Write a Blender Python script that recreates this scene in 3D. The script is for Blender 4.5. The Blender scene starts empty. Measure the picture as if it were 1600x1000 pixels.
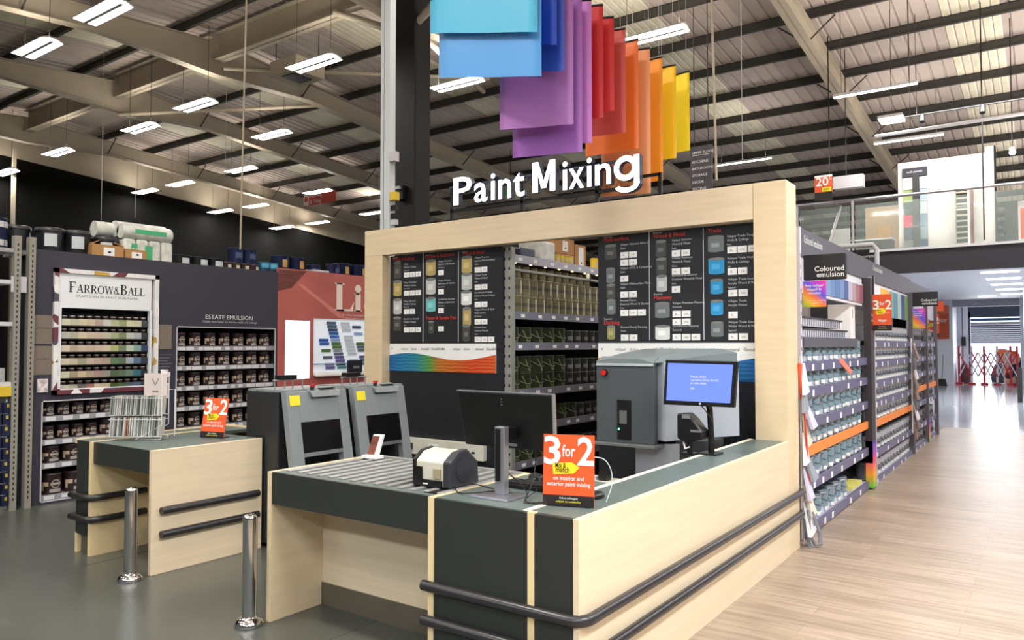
import bpy, math, random
from mathutils import Vector, Matrix
random.seed(7)
PI = math.pi
SC = bpy.context.scene
COL = SC.collection

# ------------------------------------------------------------------ camera
F = 1176.0
YAW, PIT, EYE = math.radians(35.4), math.radians(1.9), 1.65
cam = bpy.data.cameras.new('camera'); cam.sensor_width = 36; cam.lens = F/1600*36
cam.clip_start = .05; cam.clip_end = 300
co = bpy.data.objects.new('camera', cam); COL.objects.link(co)
co.location = (0, 0, EYE); co.rotation_euler = (PI/2+PIT, 0, YAW)
SC.camera = co
# ------------------------------------------------------------------ world, exposure
w = bpy.data.worlds.new('world'); SC.world = w; w.use_nodes = True
bg = w.node_tree.nodes['Background']; bg.inputs[0].default_value = (1, .97, .93, 1); bg.inputs[1].default_value = .12
SC.view_settings.view_transform = 'Standard'; SC.view_settings.look = 'None'
SC.view_settings.exposure = 0.12; SC.view_settings.gamma = 1; SC.view_settings.use_curve_mapping = False
# ceiling lamp powers in watts
P_GRID = 58.0       # suspended twin-tube fittings over the whole hall
P_AISLE = 125.0  # unseen lamps added on the right to brighten the aisle and counter side
P_AUP = 190.0     # upward power of the unseen aisle lamps, added to brighten the roof
P_FRONT = 150.0  # unseen fill lamps added behind the camera for the counter fronts
P_UP = 20.0         # upward lamps added above the fittings to brighten the roof

# ------------------------------------------------------------------ helpers
def s2l(c):
    return tuple(((v/255)/12.92 if v/255 <= .04045 else ((v/255+.055)/1.055)**2.4) for v in c)
MATS = {}
def mat(name, rgb, rough=.5, metal=0, emit=0, alpha=1, noise=0, scale=8, bump=0, spec=.5, stretch=(1,1,1), emitrgb=None):
    if name in MATS: return MATS[name]
    m = bpy.data.materials.new(name); m.use_nodes = True; nt = m.node_tree
    b = nt.nodes['Principled BSDF']; c = s2l(rgb)
    b.inputs['Base Color'].default_value = (*c, 1); b.inputs['Roughness'].default_value = rough
    b.inputs['Metallic'].default_value = metal; b.inputs['Specular IOR Level'].default_value = spec
    if alpha < 1: b.inputs['Alpha'].default_value = alpha
    if emit:
        b.inputs['Emission Color'].default_value = (*(s2l(emitrgb) if emitrgb else c), 1)
        b.inputs['Emission Strength'].default_value = emit
    if noise or bump:
        tc = nt.nodes.new('ShaderNodeTexCoord'); mp = nt.nodes.new('ShaderNodeMapping')
        mp.inputs['Scale'].default_value = stretch
        nt.links.new(tc.outputs['Object'], mp.inputs[0])
        n = nt.nodes.new('ShaderNodeTexNoise'); n.inputs['Scale'].default_value = scale; n.inputs['Detail'].default_value = 5
        nt.links.new(mp.outputs[0], n.inputs[0])
        if noise:
            r = nt.nodes.new('ShaderNodeValToRGB')
            r.color_ramp.elements[0].position = .3; r.color_ramp.elements[1].position = .7
            r.color_ramp.elements[0].color = (*[v*(1-noise) for v in c], 1)
            r.color_ramp.elements[1].color = (*[min(1, v*(1+noise)) for v in c], 1)
            nt.links.new(n.outputs[0], r.inputs[0]); nt.links.new(r.outputs[0], b.inputs['Base Color'])
        if bump:
            bp = nt.nodes.new('ShaderNodeBump'); bp.inputs['Strength'].default_value = bump; bp.inputs['Distance'].default_value = .01
            nt.links.new(n.outputs[0], bp.inputs['Height']); nt.links.new(bp.outputs[0], b.inputs['Normal'])
    MATS[name] = m; return m

def ramp_mat(name, stops, axis='X', rough=.4, emit=0, wave=0, rot=0):
    if name in MATS: return MATS[name]
    m = bpy.data.materials.new(name); m.use_nodes = True; nt = m.node_tree; b = nt.nodes['Principled BSDF']
    b.inputs['Roughness'].default_value = rough
    tc = nt.nodes.new('ShaderNodeTexCoord'); sp = nt.nodes.new('ShaderNodeSeparateXYZ')
    src = tc.outputs['Generated']
    nt.links.new(src, sp.inputs[0])
    r = nt.nodes.new('ShaderNodeValToRGB'); cr = r.color_ramp
    while len(cr.elements) < len(stops): cr.elements.new(.5)
    for e, (p, c) in zip(cr.elements, stops): e.position = p; e.color = (*s2l(c), 1)
    if axis == 'XZ':
        ad = nt.nodes.new('ShaderNodeMath'); ad.operation = 'MULTIPLY_ADD'
        ad.inputs[1].default_value = .4; ml = nt.nodes.new('ShaderNodeMath'); ml.operation = 'MULTIPLY'; ml.inputs[1].default_value = .6
        nt.links.new(sp.outputs['Z'], ml.inputs[0]); nt.links.new(sp.outputs['X'], ad.inputs[0]); nt.links.new(ml.outputs[0], ad.inputs[2])
        nt.links.new(ad.outputs[0], r.inputs[0])
    else:
        nt.links.new(sp.outputs[axis], r.inputs[0])
    outc = r.outputs[0]
    if wave:
        wv = nt.nodes.new('ShaderNodeTexWave'); wv.bands_direction = 'Z'; wv.inputs['Scale'].default_value = wave
        wv.inputs['Distortion'].default_value = 3; wv.inputs['Detail'].default_value = 0; wv.inputs['Detail Scale'].default_value = 1
        nt.links.new(tc.outputs['Object'], wv.inputs[0])
        mx = nt.nodes.new('ShaderNodeMix'); mx.data_type = 'RGBA'; mx.blend_type = 'MULTIPLY'; mx.inputs[0].default_value = .45
        nt.links.new(outc, mx.inputs[6]); nt.links.new(wv.outputs[0], mx.inputs[7]); outc = mx.outputs[2]
    nt.links.new(outc, b.inputs['Base Color'])
    if emit:
        nt.links.new(outc, b.inputs['Emission Color']); b.inputs['Emission Strength'].default_value = emit
    MATS[name] = m; return m

def root_of(o):
    while o.parent: o = o.parent
    return o
def tag(o, label=None, cat=None, group=None, kind=None):
    if label: o['label'] = label
    if cat: o['category'] = cat
    if group: o['group'] = group
    if kind: o['kind'] = kind
    return o
def thing(name, label, cat, loc=(0, 0, 0), group=None):
    o = bpy.data.objects.new(name, None); COL.objects.link(o); o.location = loc; o.empty_display_size = .05
    return tag(o, label, cat, group)

_fc = bpy.data.curves.new('glyph', 'FONT')
_fo = bpy.data.objects.new('glyph', _fc)
GL = {}
def glyphs(s, depth=0, bold=0):
    k = (s, depth > 0, bold)
    if k in GL: return GL[k]
    _fc.body = s; _fc.size = 1; _fc.extrude = .5 if depth > 0 else 0; _fc.offset = bold; _fc.resolution_u = 2
    me = bpy.data.meshes.new_from_object(_fo)
    v = [tuple(q.co) for q in me.vertices]; f = [tuple(p.vertices) for p in me.polygons]
    bpy.data.meshes.remove(me)
    x0 = min([q[0] for q in v] or [0]); x1 = max([q[0] for q in v] or [1])
    GL[k] = (v, f, x0, x1); return GL[k]

class MB:
    def __init__(s): s.v = []; s.f = []; s.m = []; s.mats = []; s.sm = []
    def mi(s, m):
        if m not in s.mats: s.mats.append(m)
        return s.mats.index(m)
    def add(s, vs, fs, m, smooth=False):
        n = len(s.v); i = s.mi(m); s.v += [tuple(q) for q in vs]
        for f in fs: s.f.append([n+k for k in f]); s.m.append(i); s.sm.append(smooth)
        return s
    def box(s, x0, x1, y0, y1, z0, z1, m, fm=None):
        x0, x1 = sorted((x0, x1)); y0, y1 = sorted((y0, y1)); z0, z1 = sorted((z0, z1))
        vs = [(x, y, z) for z in (z0, z1) for y in (y0, y1) for x in (x0, x1)]
        return s.add(vs, [(0, 2, 3, 1), (4, 5, 7, 6), (0, 1, 5, 4), (2, 6, 7, 3), (0, 4, 6, 2), (1, 3, 7, 5)], m)
    def hexa(s, b, t, m):   # bottom 4 pts, top 4 pts (both counter-clockwise from above)
        return s.add(list(b)+list(t), [(3, 2, 1, 0), (4, 5, 6, 7), (0, 1, 5, 4), (1, 2, 6, 5), (2, 3, 7, 6), (3, 0, 4, 7)], m)
    def poly(s, pts, m): return s.add(pts, [tuple(range(len(pts)))], m)
    def prism(s, pts, d, m):   # planar polygon extruded by vector d
        n = len(pts); d = Vector(d); a = [Vector(p) for p in pts]; b = [p+d for p in a]
        fs = [tuple(range(n-1, -1, -1)), tuple(range(n, 2*n))]+[(i, (i+1) % n, n+(i+1) % n, n+i) for i in range(n)]
        return s.add(a+b, fs, m)
    def cyl(s, p0, p1, r, m, n=12, r1=None, caps=True, smooth=True):
        p0 = Vector(p0); p1 = Vector(p1); r1 = r if r1 is None else r1; d = (p1-p0).normalized()
        a = Vector((0, 0, 1)) if abs(d.z) < .9 else Vector((1, 0, 0)); u = d.cross(a).normalized(); v = d.cross(u)
        if abs(d.z) >= .9: u = Vector((1, 0, 0)); v = Vector((0, 1, 0)) if d.z > 0 else Vector((0, -1, 0))
        A = [p0+(u*math.cos(2*PI*i/n)+v*math.sin(2*PI*i/n))*r for i in range(n)]
        B = [p1+(u*math.cos(2*PI*i/n)+v*math.sin(2*PI*i/n))*r1 for i in range(n)]
        s.add(A+B, [(i, (i+1) % n, n+(i+1) % n, n+i) for i in range(n)], m, smooth)
        if caps: s.add(A+B, [tuple(range(n-1, -1, -1)), tuple(range(n, 2*n))], m)
        return s
    def tube(s, pts, r, m, n=8):
        pts = [Vector(p) for p in pts]; rings = []; N = len(pts); vs = []
        prev = None
        for i, p in enumerate(pts):
            d = (pts[min(i+1, N-1)]-pts[max(i-1, 0)]).normalized()
            if prev is None:
                a = Vector((0, 0, 1)) if abs(d.z) < .9 else Vector((1, 0, 0)); u = d.cross(a).normalized()
            else: u = (prev-d*prev.dot(d)).normalized()
            prev = u; v = d.cross(u)
            vs += [p+(u*math.cos(2*PI*k/n)+v*math.sin(2*PI*k/n))*r for k in range(n)]
        fs = [(i*n+k, i*n+(k+1) % n, (i+1)*n+(k+1) % n, (i+1)*n+k) for i in range(N-1) for k in range(n)]
        s.add(vs, fs, m, True); s.add(vs, [tuple(range(n-1, -1, -1)), tuple(range((N-1)*n, N*n))], m)
        return s
    def lathe(s, prof, m, n=16, c=(0, 0, 0)):   # prof [(r,z)]
        vs = [(c[0]+r*math.cos(2*PI*k/n), c[1]+r*math.sin(2*PI*k/n), c[2]+z) for r, z in prof for k in range(n)]
        fs = [(i*n+k, i*n+(k+1) % n, (i+1)*n+(k+1) % n, (i+1)*n+k) for i in range(len(prof)-1) for k in range(n)]
        s.add(vs, fs, m, True)
        s.add(vs, [tuple(range(n-1, -1, -1)), tuple(range(len(vs)-n, len(vs)))], m); return s
    def patch(s, r, a0, a1, z0, z1, m, n=6, c=(0, 0, 0)):  # patch on a cylinder wall
        vs = []
        for k in range(n+1):
            a = a0+(a1-a0)*k/n
            for z in (z0, z1): vs.append((c[0]+r*math.cos(a), c[1]+r*math.sin(a), c[2]+z))
        return s.add(vs, [(2*k, 2*k+2, 2*k+3, 2*k+1) for k in range(n)], m, True)
    def disc(s, r, a, z, ru, m, n=12, rin=0, sv=1.0):  # emblem on a cylinder wall
        out = [(r*math.cos(a+ru*math.cos(2*PI*k/n)/r), r*math.sin(a+ru*math.cos(2*PI*k/n)/r), z+ru*sv*math.sin(2*PI*k/n)) for k in range(n)]
        if rin:
            inn = [(r*math.cos(a+rin*math.cos(2*PI*k/n)/r), r*math.sin(a+rin*math.cos(2*PI*k/n)/r), z+rin*sv*math.sin(2*PI*k/n)) for k in range(n)]
            return s.add(out+inn, [(k, (k+1) % n, n+(k+1) % n, n+k) for k in range(n)], m)
        return s.add(out+[(r*math.cos(a), r*math.sin(a), z)], [(k, (k+1) % n, n) for k in range(n)], m)
    def text(s, body, o, size, m, face='-Y', depth=0, bold=0, align='L', width=None, U=None, V=None):
        v, f, x0, x1 = glyphs(body, depth, bold)
        o = Vector(o)
        if U is None:
            U, V = {'-Y': ((1, 0, 0), (0, 0, 1)), '+X': ((0, 1, 0), (0, 0, 1)), '+Y': ((-1, 0, 0), (0, 0, 1))}[face]
        U = Vector(U).normalized(); V = Vector(V).normalized(); W = U.cross(V)
        sx = size if width is None else width/max(1e-6, x1-x0)
        off = -x0 if align == 'L' else (-(x0+x1)/2 if align == 'C' else -x1)
        return s.add([o+U*((q[0]+off)*sx)+V*(q[1]*size)+W*(q[2]*depth+(depth*.5 if depth else 0)) for q in v], f, m)
    def build(s, name, parent=None, bevel=0, local=False):
        off = Vector((0, 0, 0))
        if parent is not None and not local: off = root_of(parent).location
        me = bpy.data.meshes.new(name)
        me.from_pydata([tuple(Vector(q)-off) for q in s.v], [], s.f)
        for m in s.mats: me.materials.append(m)
        me.polygons.foreach_set('material_index', s.m); me.polygons.foreach_set('use_smooth', s.sm)
        me.update()
        o = bpy.data.objects.new(name, me); COL.objects.link(o)
        if parent is not None: o.parent = parent
        if bevel:
            b = o.modifiers.new('bevel', 'BEVEL'); b.width = bevel; b.segments = 2; b.limit_method = 'ANGLE'
        return o
def struct(mb, name):
    o = mb.build(name); o['kind'] = 'structure'; return o
def dup(o, loc, label=None, group=None, rotz=None):
    r = o.copy(); COL.objects.link(r); r.location = loc
    if rotz is not None: r.rotation_euler = (0, 0, rotz)
    if label: r['label'] = label
    if group: r['group'] = group
    for ch in o.children:
        c = ch.copy(); COL.objects.link(c); c.parent = r
        for g in ch.children:
            d = g.copy(); COL.objects.link(d); d.parent = c
    return r
class Proto:
    """first placement moves the prototype itself, later ones copy it"""
    def __init__(s, o): s.o = o; s.used = False
    def put(s, loc, label, group=None, rotz=None):
        if not s.used:
            s.used = True; s.o.location = loc; s.o['label'] = label
            if group: s.o['group'] = group
            if rotz is not None: s.o.rotation_euler = (0, 0, rotz)
            return s.o
        return dup(s.o, loc, label, group, rotz)
ORD = ['first', 'second', 'third', 'fourth', 'fifth', 'sixth', 'seventh', 'eighth', 'ninth', 'tenth', 'eleventh', 'twelfth', 'thirteenth', 'fourteenth', 'fifteenth', 'sixteenth', 'seventeenth', 'eighteenth', 'nineteenth', 'twentieth']
# point where the line of sight through a pixel of the photograph meets a real plane of the building
_c, _s = math.cos(YAW), math.sin(YAW)
_fw = Vector((-_s*math.cos(PIT), _c*math.cos(PIT), math.sin(PIT))); _rt = Vector((_c, _s, 0)); _dn = _fw.cross(_rt)
def at(px, py, **k):
    d = _rt*((px-800)/F)+_dn*((py-500)/F)+_fw; o = Vector((0, 0, EYE))
    if 'Y' in k: t = k['Y']/d.y
    elif 'X' in k: t = k['X']/d.x
    else: t = (k['Z']-EYE)/d.z
    return o+d*t

# ------------------------------------------------------------------ materials
maple = mat('maple_veneer', (224, 202, 166), .42, noise=.05, scale=3, stretch=(1, 1, 7))
maple_h = mat('maple_veneer_horizontal', (226, 206, 175), .42, noise=.05, scale=3, stretch=(.6, .6, 9))
maple_edge = mat('maple_edge', (232, 208, 160), .4)
lam = mat('grey_laminate', (94, 106, 102), .38, noise=.04, scale=40)
lam_d = mat('dark_grey_laminate', (43, 46, 42), .45, noise=.03, scale=40)
kick = mat('toe_kick', (96, 88, 74), .5, noise=.1, scale=5)
rubber = mat('black_bumper_rubber', (42, 40, 42), .28)
steel = mat('polished_steel', (205, 205, 205), .12, 1)
alum = mat('brushed_aluminium', (190, 190, 196), .35, .9)
black = mat('black_plastic', (12, 12, 13), .38)
blackm = mat('matt_black', (17, 17, 18), .7)
white = mat('white_plastic', (235, 235, 232), .4)
paper = mat('white_paper', (238, 238, 236), .7)
board = mat('menu_board_black', (26, 28, 34), .5)
slate = mat('slate_purple_panel', (52, 51, 64), .55)
orange = mat('promo_orange', (228, 88, 38), .45)
red = mat('heading_red', (206, 62, 50), .5)
yellow = mat('label_yellow', (240, 222, 40), .5)
brown = mat('tin_brown', (50, 34, 34), .4)
greym = mat('grey_steel_paint', (128, 128, 134), .45)
lip = mat('shelf_lip_grey', (118, 118, 130), .45)
shelfm = mat('shelf_steel', (150, 150, 152), .5)
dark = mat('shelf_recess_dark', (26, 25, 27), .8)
cream = mat('cream_label', (196, 186, 168), .6)
lightgrey = mat('light_grey', (200, 200, 204), .45)
card = mat('cardboard', (176, 132, 84), .8, noise=.05, scale=12)
navy = mat('navy_tin', (34, 40, 72), .35)
beam_l = mat('cream_painted_steel', (168, 156, 136), .55, noise=.05, scale=2)
beam_d = mat('dark_purlin_steel', (50, 47, 41), .6, noise=.15, scale=3)
roofm = mat('roof_lining_sheet', (178, 164, 154), .6, noise=.04, scale=1.5)
skym = mat('rooflight_sheet', (214, 206, 182), .5, noise=.1, scale=2)

# ================================================================== STRUCTURE
def plank_mat():
    m = bpy.data.materials.new('light_oak_planks'); m.use_nodes = True; nt = m.node_tree; b = nt.nodes['Principled BSDF']
    tc = nt.nodes.new('ShaderNodeTexCoord'); mp = nt.nodes.new('ShaderNodeMapping'); nt.links.new(tc.outputs['Object'], mp.inputs[0])
    br = nt.nodes.new('ShaderNodeTexBrick'); nt.links.new(mp.outputs[0], br.inputs[0])
    br.inputs['Color1'].default_value = (*s2l((178, 158, 140)), 1); br.inputs['Color2'].default_value = (*s2l((160, 142, 124)), 1)
    br.inputs['Mortar'].default_value = (*s2l((150, 130, 112)), 1); br.inputs['Scale'].default_value = 1
    br.inputs['Mortar Size'].default_value = .002; br.inputs['Brick Width'].default_value = 1.2; br.inputs['Row Height'].default_value = .18
    br.inputs['Bias'].default_value = 0; br.offset = .37
    n = nt.nodes.new('ShaderNodeTexNoise'); n.inputs['Scale'].default_value = 2.2; n.inputs['Detail'].default_value = 6
    m2 = nt.nodes.new('ShaderNodeMapping'); m2.inputs['Scale'].default_value = (1, 12, 1); nt.links.new(tc.outputs['Object'], m2.inputs[0]); nt.links.new(m2.outputs[0], n.inputs[0])
    r = nt.nodes.new('ShaderNodeValToRGB'); r.color_ramp.elements[0].color = (.66, .62, .56, 1); r.color_ramp.elements[1].color = (1.0, 1.0, 1.0, 1)
    r.color_ramp.elements[0].position = .3; r.color_ramp.elements[1].position = .6
    nt.links.new(n.outputs[0], r.inputs[0])
    mx = nt.nodes.new('ShaderNodeMix'); mx.data_type = 'RGBA'; mx.blend_type = 'MULTIPLY'; mx.inputs[0].default_value = 1
    nt.links.new(br.outputs[0], mx.inputs[6]); nt.links.new(r.outputs[0], mx.inputs[7]); nt.links.new(mx.outputs[2], b.inputs['Base Color'])
    b.inputs['Roughness'].default_value = .32; return m
def concrete_mat():
    m = mat('polished_concrete', (80, 82, 77), .28, noise=.16, scale=.9)
    return m
struct(MB().box(-40, -1.72, -9, 17.4, -.1, 0, concrete_mat()).box(-40, 14, 17.4, 44, -.1, -.0, mat('grey_vinyl_floor', (190, 194, 202), .12, noise=.03, scale=1.5)), 'floor')
struct(MB().box(-1.72, 14, -9, 17.4, -.1, 0, plank_mat()), 'floor')
fl = MB(); jm = mat('floor_joint', (78, 78, 74), .7)
for x in (-5.9, -3.3, -10.5): fl.box(x-.004, x+.004, -2, 17, 0, .0015, jm)
for y in (1.4, 5.6): fl.box(-14, -1.8, y-.004, y+.004, 0, .0015, jm)
struct(fl, 'trim_1')

RY, RZ, SL = 10.0, 8.87, .079    # ridge line of the roof (sheet), slope
def roofz(y): return RZ-SL*abs(y-RY)
def roof(y0, y1, sign):
    mb = MB(); x = -28.0; n = 0; vs = []; xs = []
    while x < 15:
        xs += [(x, 0), (x+.2, 0), (x+.215, .03), (x+.255, .03), (x+.27, 0)]; x += .27
    for (xx, dz) in xs:
        for y in (y0, y1): vs.append((xx, y, roofz(y)+dz))
    mb.add(vs, [(2*i, 2*i+1, 2*i+3, 2*i+2) for i in range(len(xs)-1)], roofm)
    struct(mb, 'ceiling')
roof(RY, 43, 1); roof(-9, RY, -1)
# translucent rooflight strips, a sheet wide, running down the slope just under the lining
for xc in (-22.6, -17.6, -12.6, -7.0, -1.1, 5.2):
    for (a, b) in ((10.9, 42), (-8, 9.2)):
        mb = MB()
        n = 6
        for k in range(n):
            x0 = xc-.5+k/n
            mb.add([(x0, a, roofz(a)-.012), (x0, b, roofz(b)-.012), (x0+.11, b, roofz(b)-.012), (x0+.11, a, roofz(a)-.012),
                    (x0+1/n, b, roofz(b)+.01), (x0+1/n, a, roofz(a)+.01)], [(0, 1, 2, 3), (3, 2, 4, 5)], skym)
        struct(mb, 'ceiling_rooflight')
# purlins along X
ys = [RY+.8+1.62*k for k in range(19)]+[RY-.8-1.62*k for k in range(11)]
for y in ys:
    z = roofz(y)
    mb = MB().box(-27, 14, y-.012, y+.012, z-.2, z-.01, beam_d).box(-27, 14, y-.06, y+.012, z-.212, z-.195, beam_d).box(-27, 14, y-.012, y+.07, z-.02, z-.01, beam_d)
    struct(mb, 'ceiling_purlin')
# rafters along Y (I sections) with haunch at the ridge
RAF = [-25.3, -19.95, -15.45, -10.0, -3.84, 2.3, 8.4]
def rafter(x, y0, y1):
    mb = MB()
    def zb(y): return roofz(y)-.72-(.33*max(0, 1-abs(y-RY)/2.6) if x < -9 else 0)
    def zt(y): return roofz(y)-.27
    pts = sorted({y0, y1, y0+(2.6 if y0 == RY else 0), y1-(2.6 if y1 == RY else 0)})
    for a, b in zip(pts[:-1], pts[1:]):
        mb.hexa([(x-.008, a, zb(a)), (x+.008, a, zb(a)), (x+.008, b, zb(b)), (x-.008, b, zb(b))], [(x-.008, a, zt(a)), (x+.008, a, zt(a)), (x+.008, b, zt(b)), (x-.008, b, zt(b))], beam_l)
        mb.hexa([(x-.12, a, zb(a)), (x+.12, a, zb(a)), (x+.12, b, zb(b)), (x-.12, b, zb(b))], [(x-.12, a, zb(a)+.018), (x+.12, a, zb(a)+.018), (x+.12, b, zb(b)+.018), (x-.12, b, zb(b)+.018)], beam_l)
        mb.hexa([(x-.1, a, zt(a)-.018), (x+.1, a, zt(a)-.018), (x+.1, b, zt(b)-.018), (x-.1, b, zt(b)-.018)], [(x-.1, a, zt(a)), (x+.1, a, zt(a)), (x+.1, b, zt(b)), (x-.1, b, zt(b))], beam_l)
    # fly braces down from the purlins
    for k, y in enumerate(ys):
        if y0 < y < y1 and k % 2 == 1 and abs(y-RY) > 2:
            for sx in (-1, 1): mb.cyl((x, y, zb(y)+.03), (x+sx*.55, y, roofz(y)-.24), .018, beam_d, 5)
    struct(mb, 'ceiling_rafter')
for x in RAF:
    rafter(x, RY, 42); rafter(x, -8, RY)
# ridge beams between the rafters, west of the dark column
for a, b in zip(RAF[:3], RAF[1:4]):
    z0, z1 = 8.15, RZ-.1
    mb = MB().box(a+.1, b-.1, RY-.01, RY+.01, z0, z1, beam_l).box(a+.1, b-.1, RY-.13, RY+.13, z0, z0+.02, beam_l).box(a+.1, b-.1, RY-.13, RY+.13, z1-.02, z1, beam_l)
    struct(mb, 'ceiling_ridge_beam')
mb = MB().box(RAF[3]+.1, RAF[4]-.1, RY-.09, RY+.09, 8.32, 8.36, beam_l).box(RAF[3]+.1, RAF[4]-.1, RY-.01, RY+.01, 8.36, 8.7, beam_l); struct(mb, 'ceiling_ridge_beam')
# columns on the ridge line
mb = MB(); bc = mat('column_black', (13, 13, 14), .6, noise=.1, scale=3)
mb.box(-9.84, -9.08, 9.78, 9.81, 0, 8.1, bc).box(-9.84, -9.8, 9.8, 10.2, 0, 8.1, bc).box(-9.12, -9.08, 9.8, 10.2, 0, 8.1, bc).box(-9.8, -9.12, 9.98, 10.02, 0, 8.1, bc).box(-9.6, -9.3, 9.86, 9.98, 0, 7.6, bc)
struct(mb, 'trim_column')
mb = MB().box(-26.22, -26.12, 9.95, 10.05, 0, 7.75, beam_l); struct(mb, 'trim_column')
# diagonal braces below the ridge
mb = MB().cyl((-15.3, RY+.1, 8.0), (-10.9, RY+4.4, 8.1), .05, beam_l, 8); mb.cyl((-9.6, 10.3, 7.6), (-11.4, 14.8, 8.0), .06, beam_l, 8)
mb.cyl((-19.8, RY, 7.7), (-15.6, RY+3.5, 8.1), .05, beam_l, 8).cyl((-9.4, 9.9, 7.3), (-7.6, 9.9, 8.3), .07, beam_l, 8).cyl((-9.4, 9.9, 7.3), (-11.3, 9.9, 8.2), .07, beam_l, 8)
struct(mb, 'ceiling_brace')
# walls
wl = mat('black_wall', (12, 12, 11), .85, spec=.15, noise=.15, scale=.7)
def wtop(y): return 7.69-.078*abs(y-RY)
mb = MB()
for (a, b) in ((-9, RY), (RY, 43)):
    mb.hexa([(-27.2, a, 0), (-27, a, 0), (-27, b, 0), (-27.2, b, 0)], [(-27.2, a, wtop(a)), (-27, a, wtop(a)), (-27, b, wtop(b)), (-27.2, b, wtop(b))], wl)
struct(mb, 'wall_left')
mb = MB()
for (a, b) in ((-9, RY), (RY, 43)):
    mb.hexa([(-27.3, a, wtop(a)), (-26.95, a, wtop(a)), (-26.95, b, wtop(b)), (-27.3, b, wtop(b))], [(-27.3, a, roofz(a)), (-26.95, a, roofz(a)), (-26.95, b, roofz(b)), (-27.3, b, roofz(b))], beam_l)
struct(mb, 'trim_2')
struct(MB().box(-28, -4.9, 42, 42.3, 0, 6.6, wl).box(-28, 14, 42, 42.3, 3.6, 6.6, wl), 'wall_back')
mb = MB()
for x in (-24, -18.5, -13.2):
    mb.cyl((-26.9, 12+(x+24), 5.2), (-26.7, 12+(x+24), 5.2), .03, greym, 6)
# ================================================================== MEZZANINE
fas = mat('fascia_dark', (38, 36, 45), .6)
struct(MB().box(-4.7, 12, 17.5, 17.62, 3.15, 3.64, fas), 'trim_3')
struct(MB().box(-4.7, 12, 17.62, 36, 3.5, 3.64, mat('white_soffit', (214, 214, 222), .6)), 'ceiling_soffit')
struct(MB().box(-4.7, 12, 17.46, 17.5, 3.62, 3.67, lightgrey), 'trim_4')
# back room wall with opening
ww = mat('white_wall', (226, 228, 236), .55)
mb = MB().box(-4.9, -3.18, 36, 36.2, 0, 3.5, ww).box(-.86, 8, 36, 36.2, 0, 3.5, ww)
struct(mb, 'wall_back')
struct(MB().box(-3.18, -.86, 36.0, 36.2, 3.22, 3.5, mat('lintel_grey', (168, 170, 182), .5)), 'trim_5')
gm = mat('door_frame_slate', (54, 62, 78), .5)
mb = MB().box(-2.8, -2.72, 38.4, 38.5, 0, 3.1, gm).box(-2.8, -.6, 38.4, 38.5, 2.85, 3.35, gm).box(-.75, -.6, 38.4, 38.5, 0, 3.1, gm)
struct(mb, 'door_1')
struct(MB().box(-3.32, -3.2, 36.2, 38.4, 0, 3.5, ww), 'wall_inner')
struct(MB().box(-3.32, -2.8, 38.4, 38.5, 0, 3.5, ww), 'wall_inner'); struct(MB().box(-3.32, -.6, 36.2, 40, 3.5, 3.6, ww), 'ceiling_inner')
# the yard beyond the open goods door
day = mat('daylight_beyond', (225, 238, 255), 1, emit=2.2)
struct(MB().box(-6, 3, 46, 46.1, -.2, 6, day), 'wall_yard')
mb = MB(); bl = mat('yard_roller_shutter', (150, 140, 152), .6)
for k in range(9): mb.box(-3.3, -.2, 44.0, 44.03, 1.75+k*.1, 1.75+k*.1+.09, bl)
mb.box(-3.3, -.2, 43.9, 44, 2.65, 2.78, white); struct(mb, 'door_2')
mb = MB().box(-3.4, -.2, 41.5, 41.7, 2.78, 2.9, mat('blue_trim', (60, 100, 160), .5)); struct(mb, 'trim_6')
# pillar on the right edge
struct(MB().box(-.62, -.3, 30, 30.2, 0, 3.5, ww), 'wall_right')
struct(MB().box(-.72, -.60, 26, 26.2, 0, 1.0, mat('dark_skirt', (52, 46, 44), .6)), 'trim_7')
# handrail with glass
glassm = mat('balustrade_glass', (200, 215, 210), .05, alpha=.16, spec=.6)
t = thing('balustrade', 'glass balustrade with round steel handrail along the edge of the upper floor', 'railing', (-4.6, 17.56, 3.66))
MB().tube([(-4.6, 17.56, 4.8), (12, 17.56, 4.78)], .035, alum).build('handrail', t)
for x in [-4.55, -3.39]+[.9+k*1.7 for k in range(6)]: MB().box(x-.025, x+.025, 17.53, 17.58, 3.64, 4.78, alum).build('post', t)
for (a, b) in ((-4.5, -3.44), (-3.34, -1.2), (-1.15, .85), (.95, 4), (4.1, 7)): MB().box(a, b, 17.55, 17.56, 3.68, 4.68, glassm).build('glass_panel', t)
# upstairs white display wall
wd = mat('white_display_wall', (240, 236, 226), .5)
t = thing('display_wall', 'tall white kitchen display wall standing on the upper floor behind the railing', 'display', (-1.7, 18.6, 3.64))
MB().box(-2.63, -.99, 18.5, 18.7, 3.64, 5.68, wd).build('panel', t)
MB().box(-.99, -.83, 18.5, 18.7, 3.64, 5.8, wd).box(-.83, -.80, 18.45, 18.7, 3.64, 5.8, blackm).build('side_panel', t)
tc_ = thing('tile_sample_rack', 'upstairs tile sample rack with coloured panels under a dark header', 'rack', (-2.3, 18.4, 3.64))
MB().box(-2.53, -2.05, 18.38, 18.46, 5.33, 5.52, slate).build('header', tc_)
MB().text('wall panels', (-2.29, 18.375, 5.41), .07, white, align='C').build('lettering', tc_)
cols = [(250, 250, 248), (168, 190, 120), (54, 70, 66), (205, 60, 90), (74, 84, 98), (150, 150, 150)]
for k, c in enumerate(cols): MB().box(-2.52, -2.34, 18.42, 18.46, 5.33-(k+1)*.275, 5.33-k*.275-.01, mat('sample%d' % k, c, .3)).build('sample_panel', tc_)
cols2 = [(214, 228, 236), (180, 200, 214), (196, 208, 214), (120, 150, 170), (150, 170, 178), (46, 66, 106)]
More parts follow.
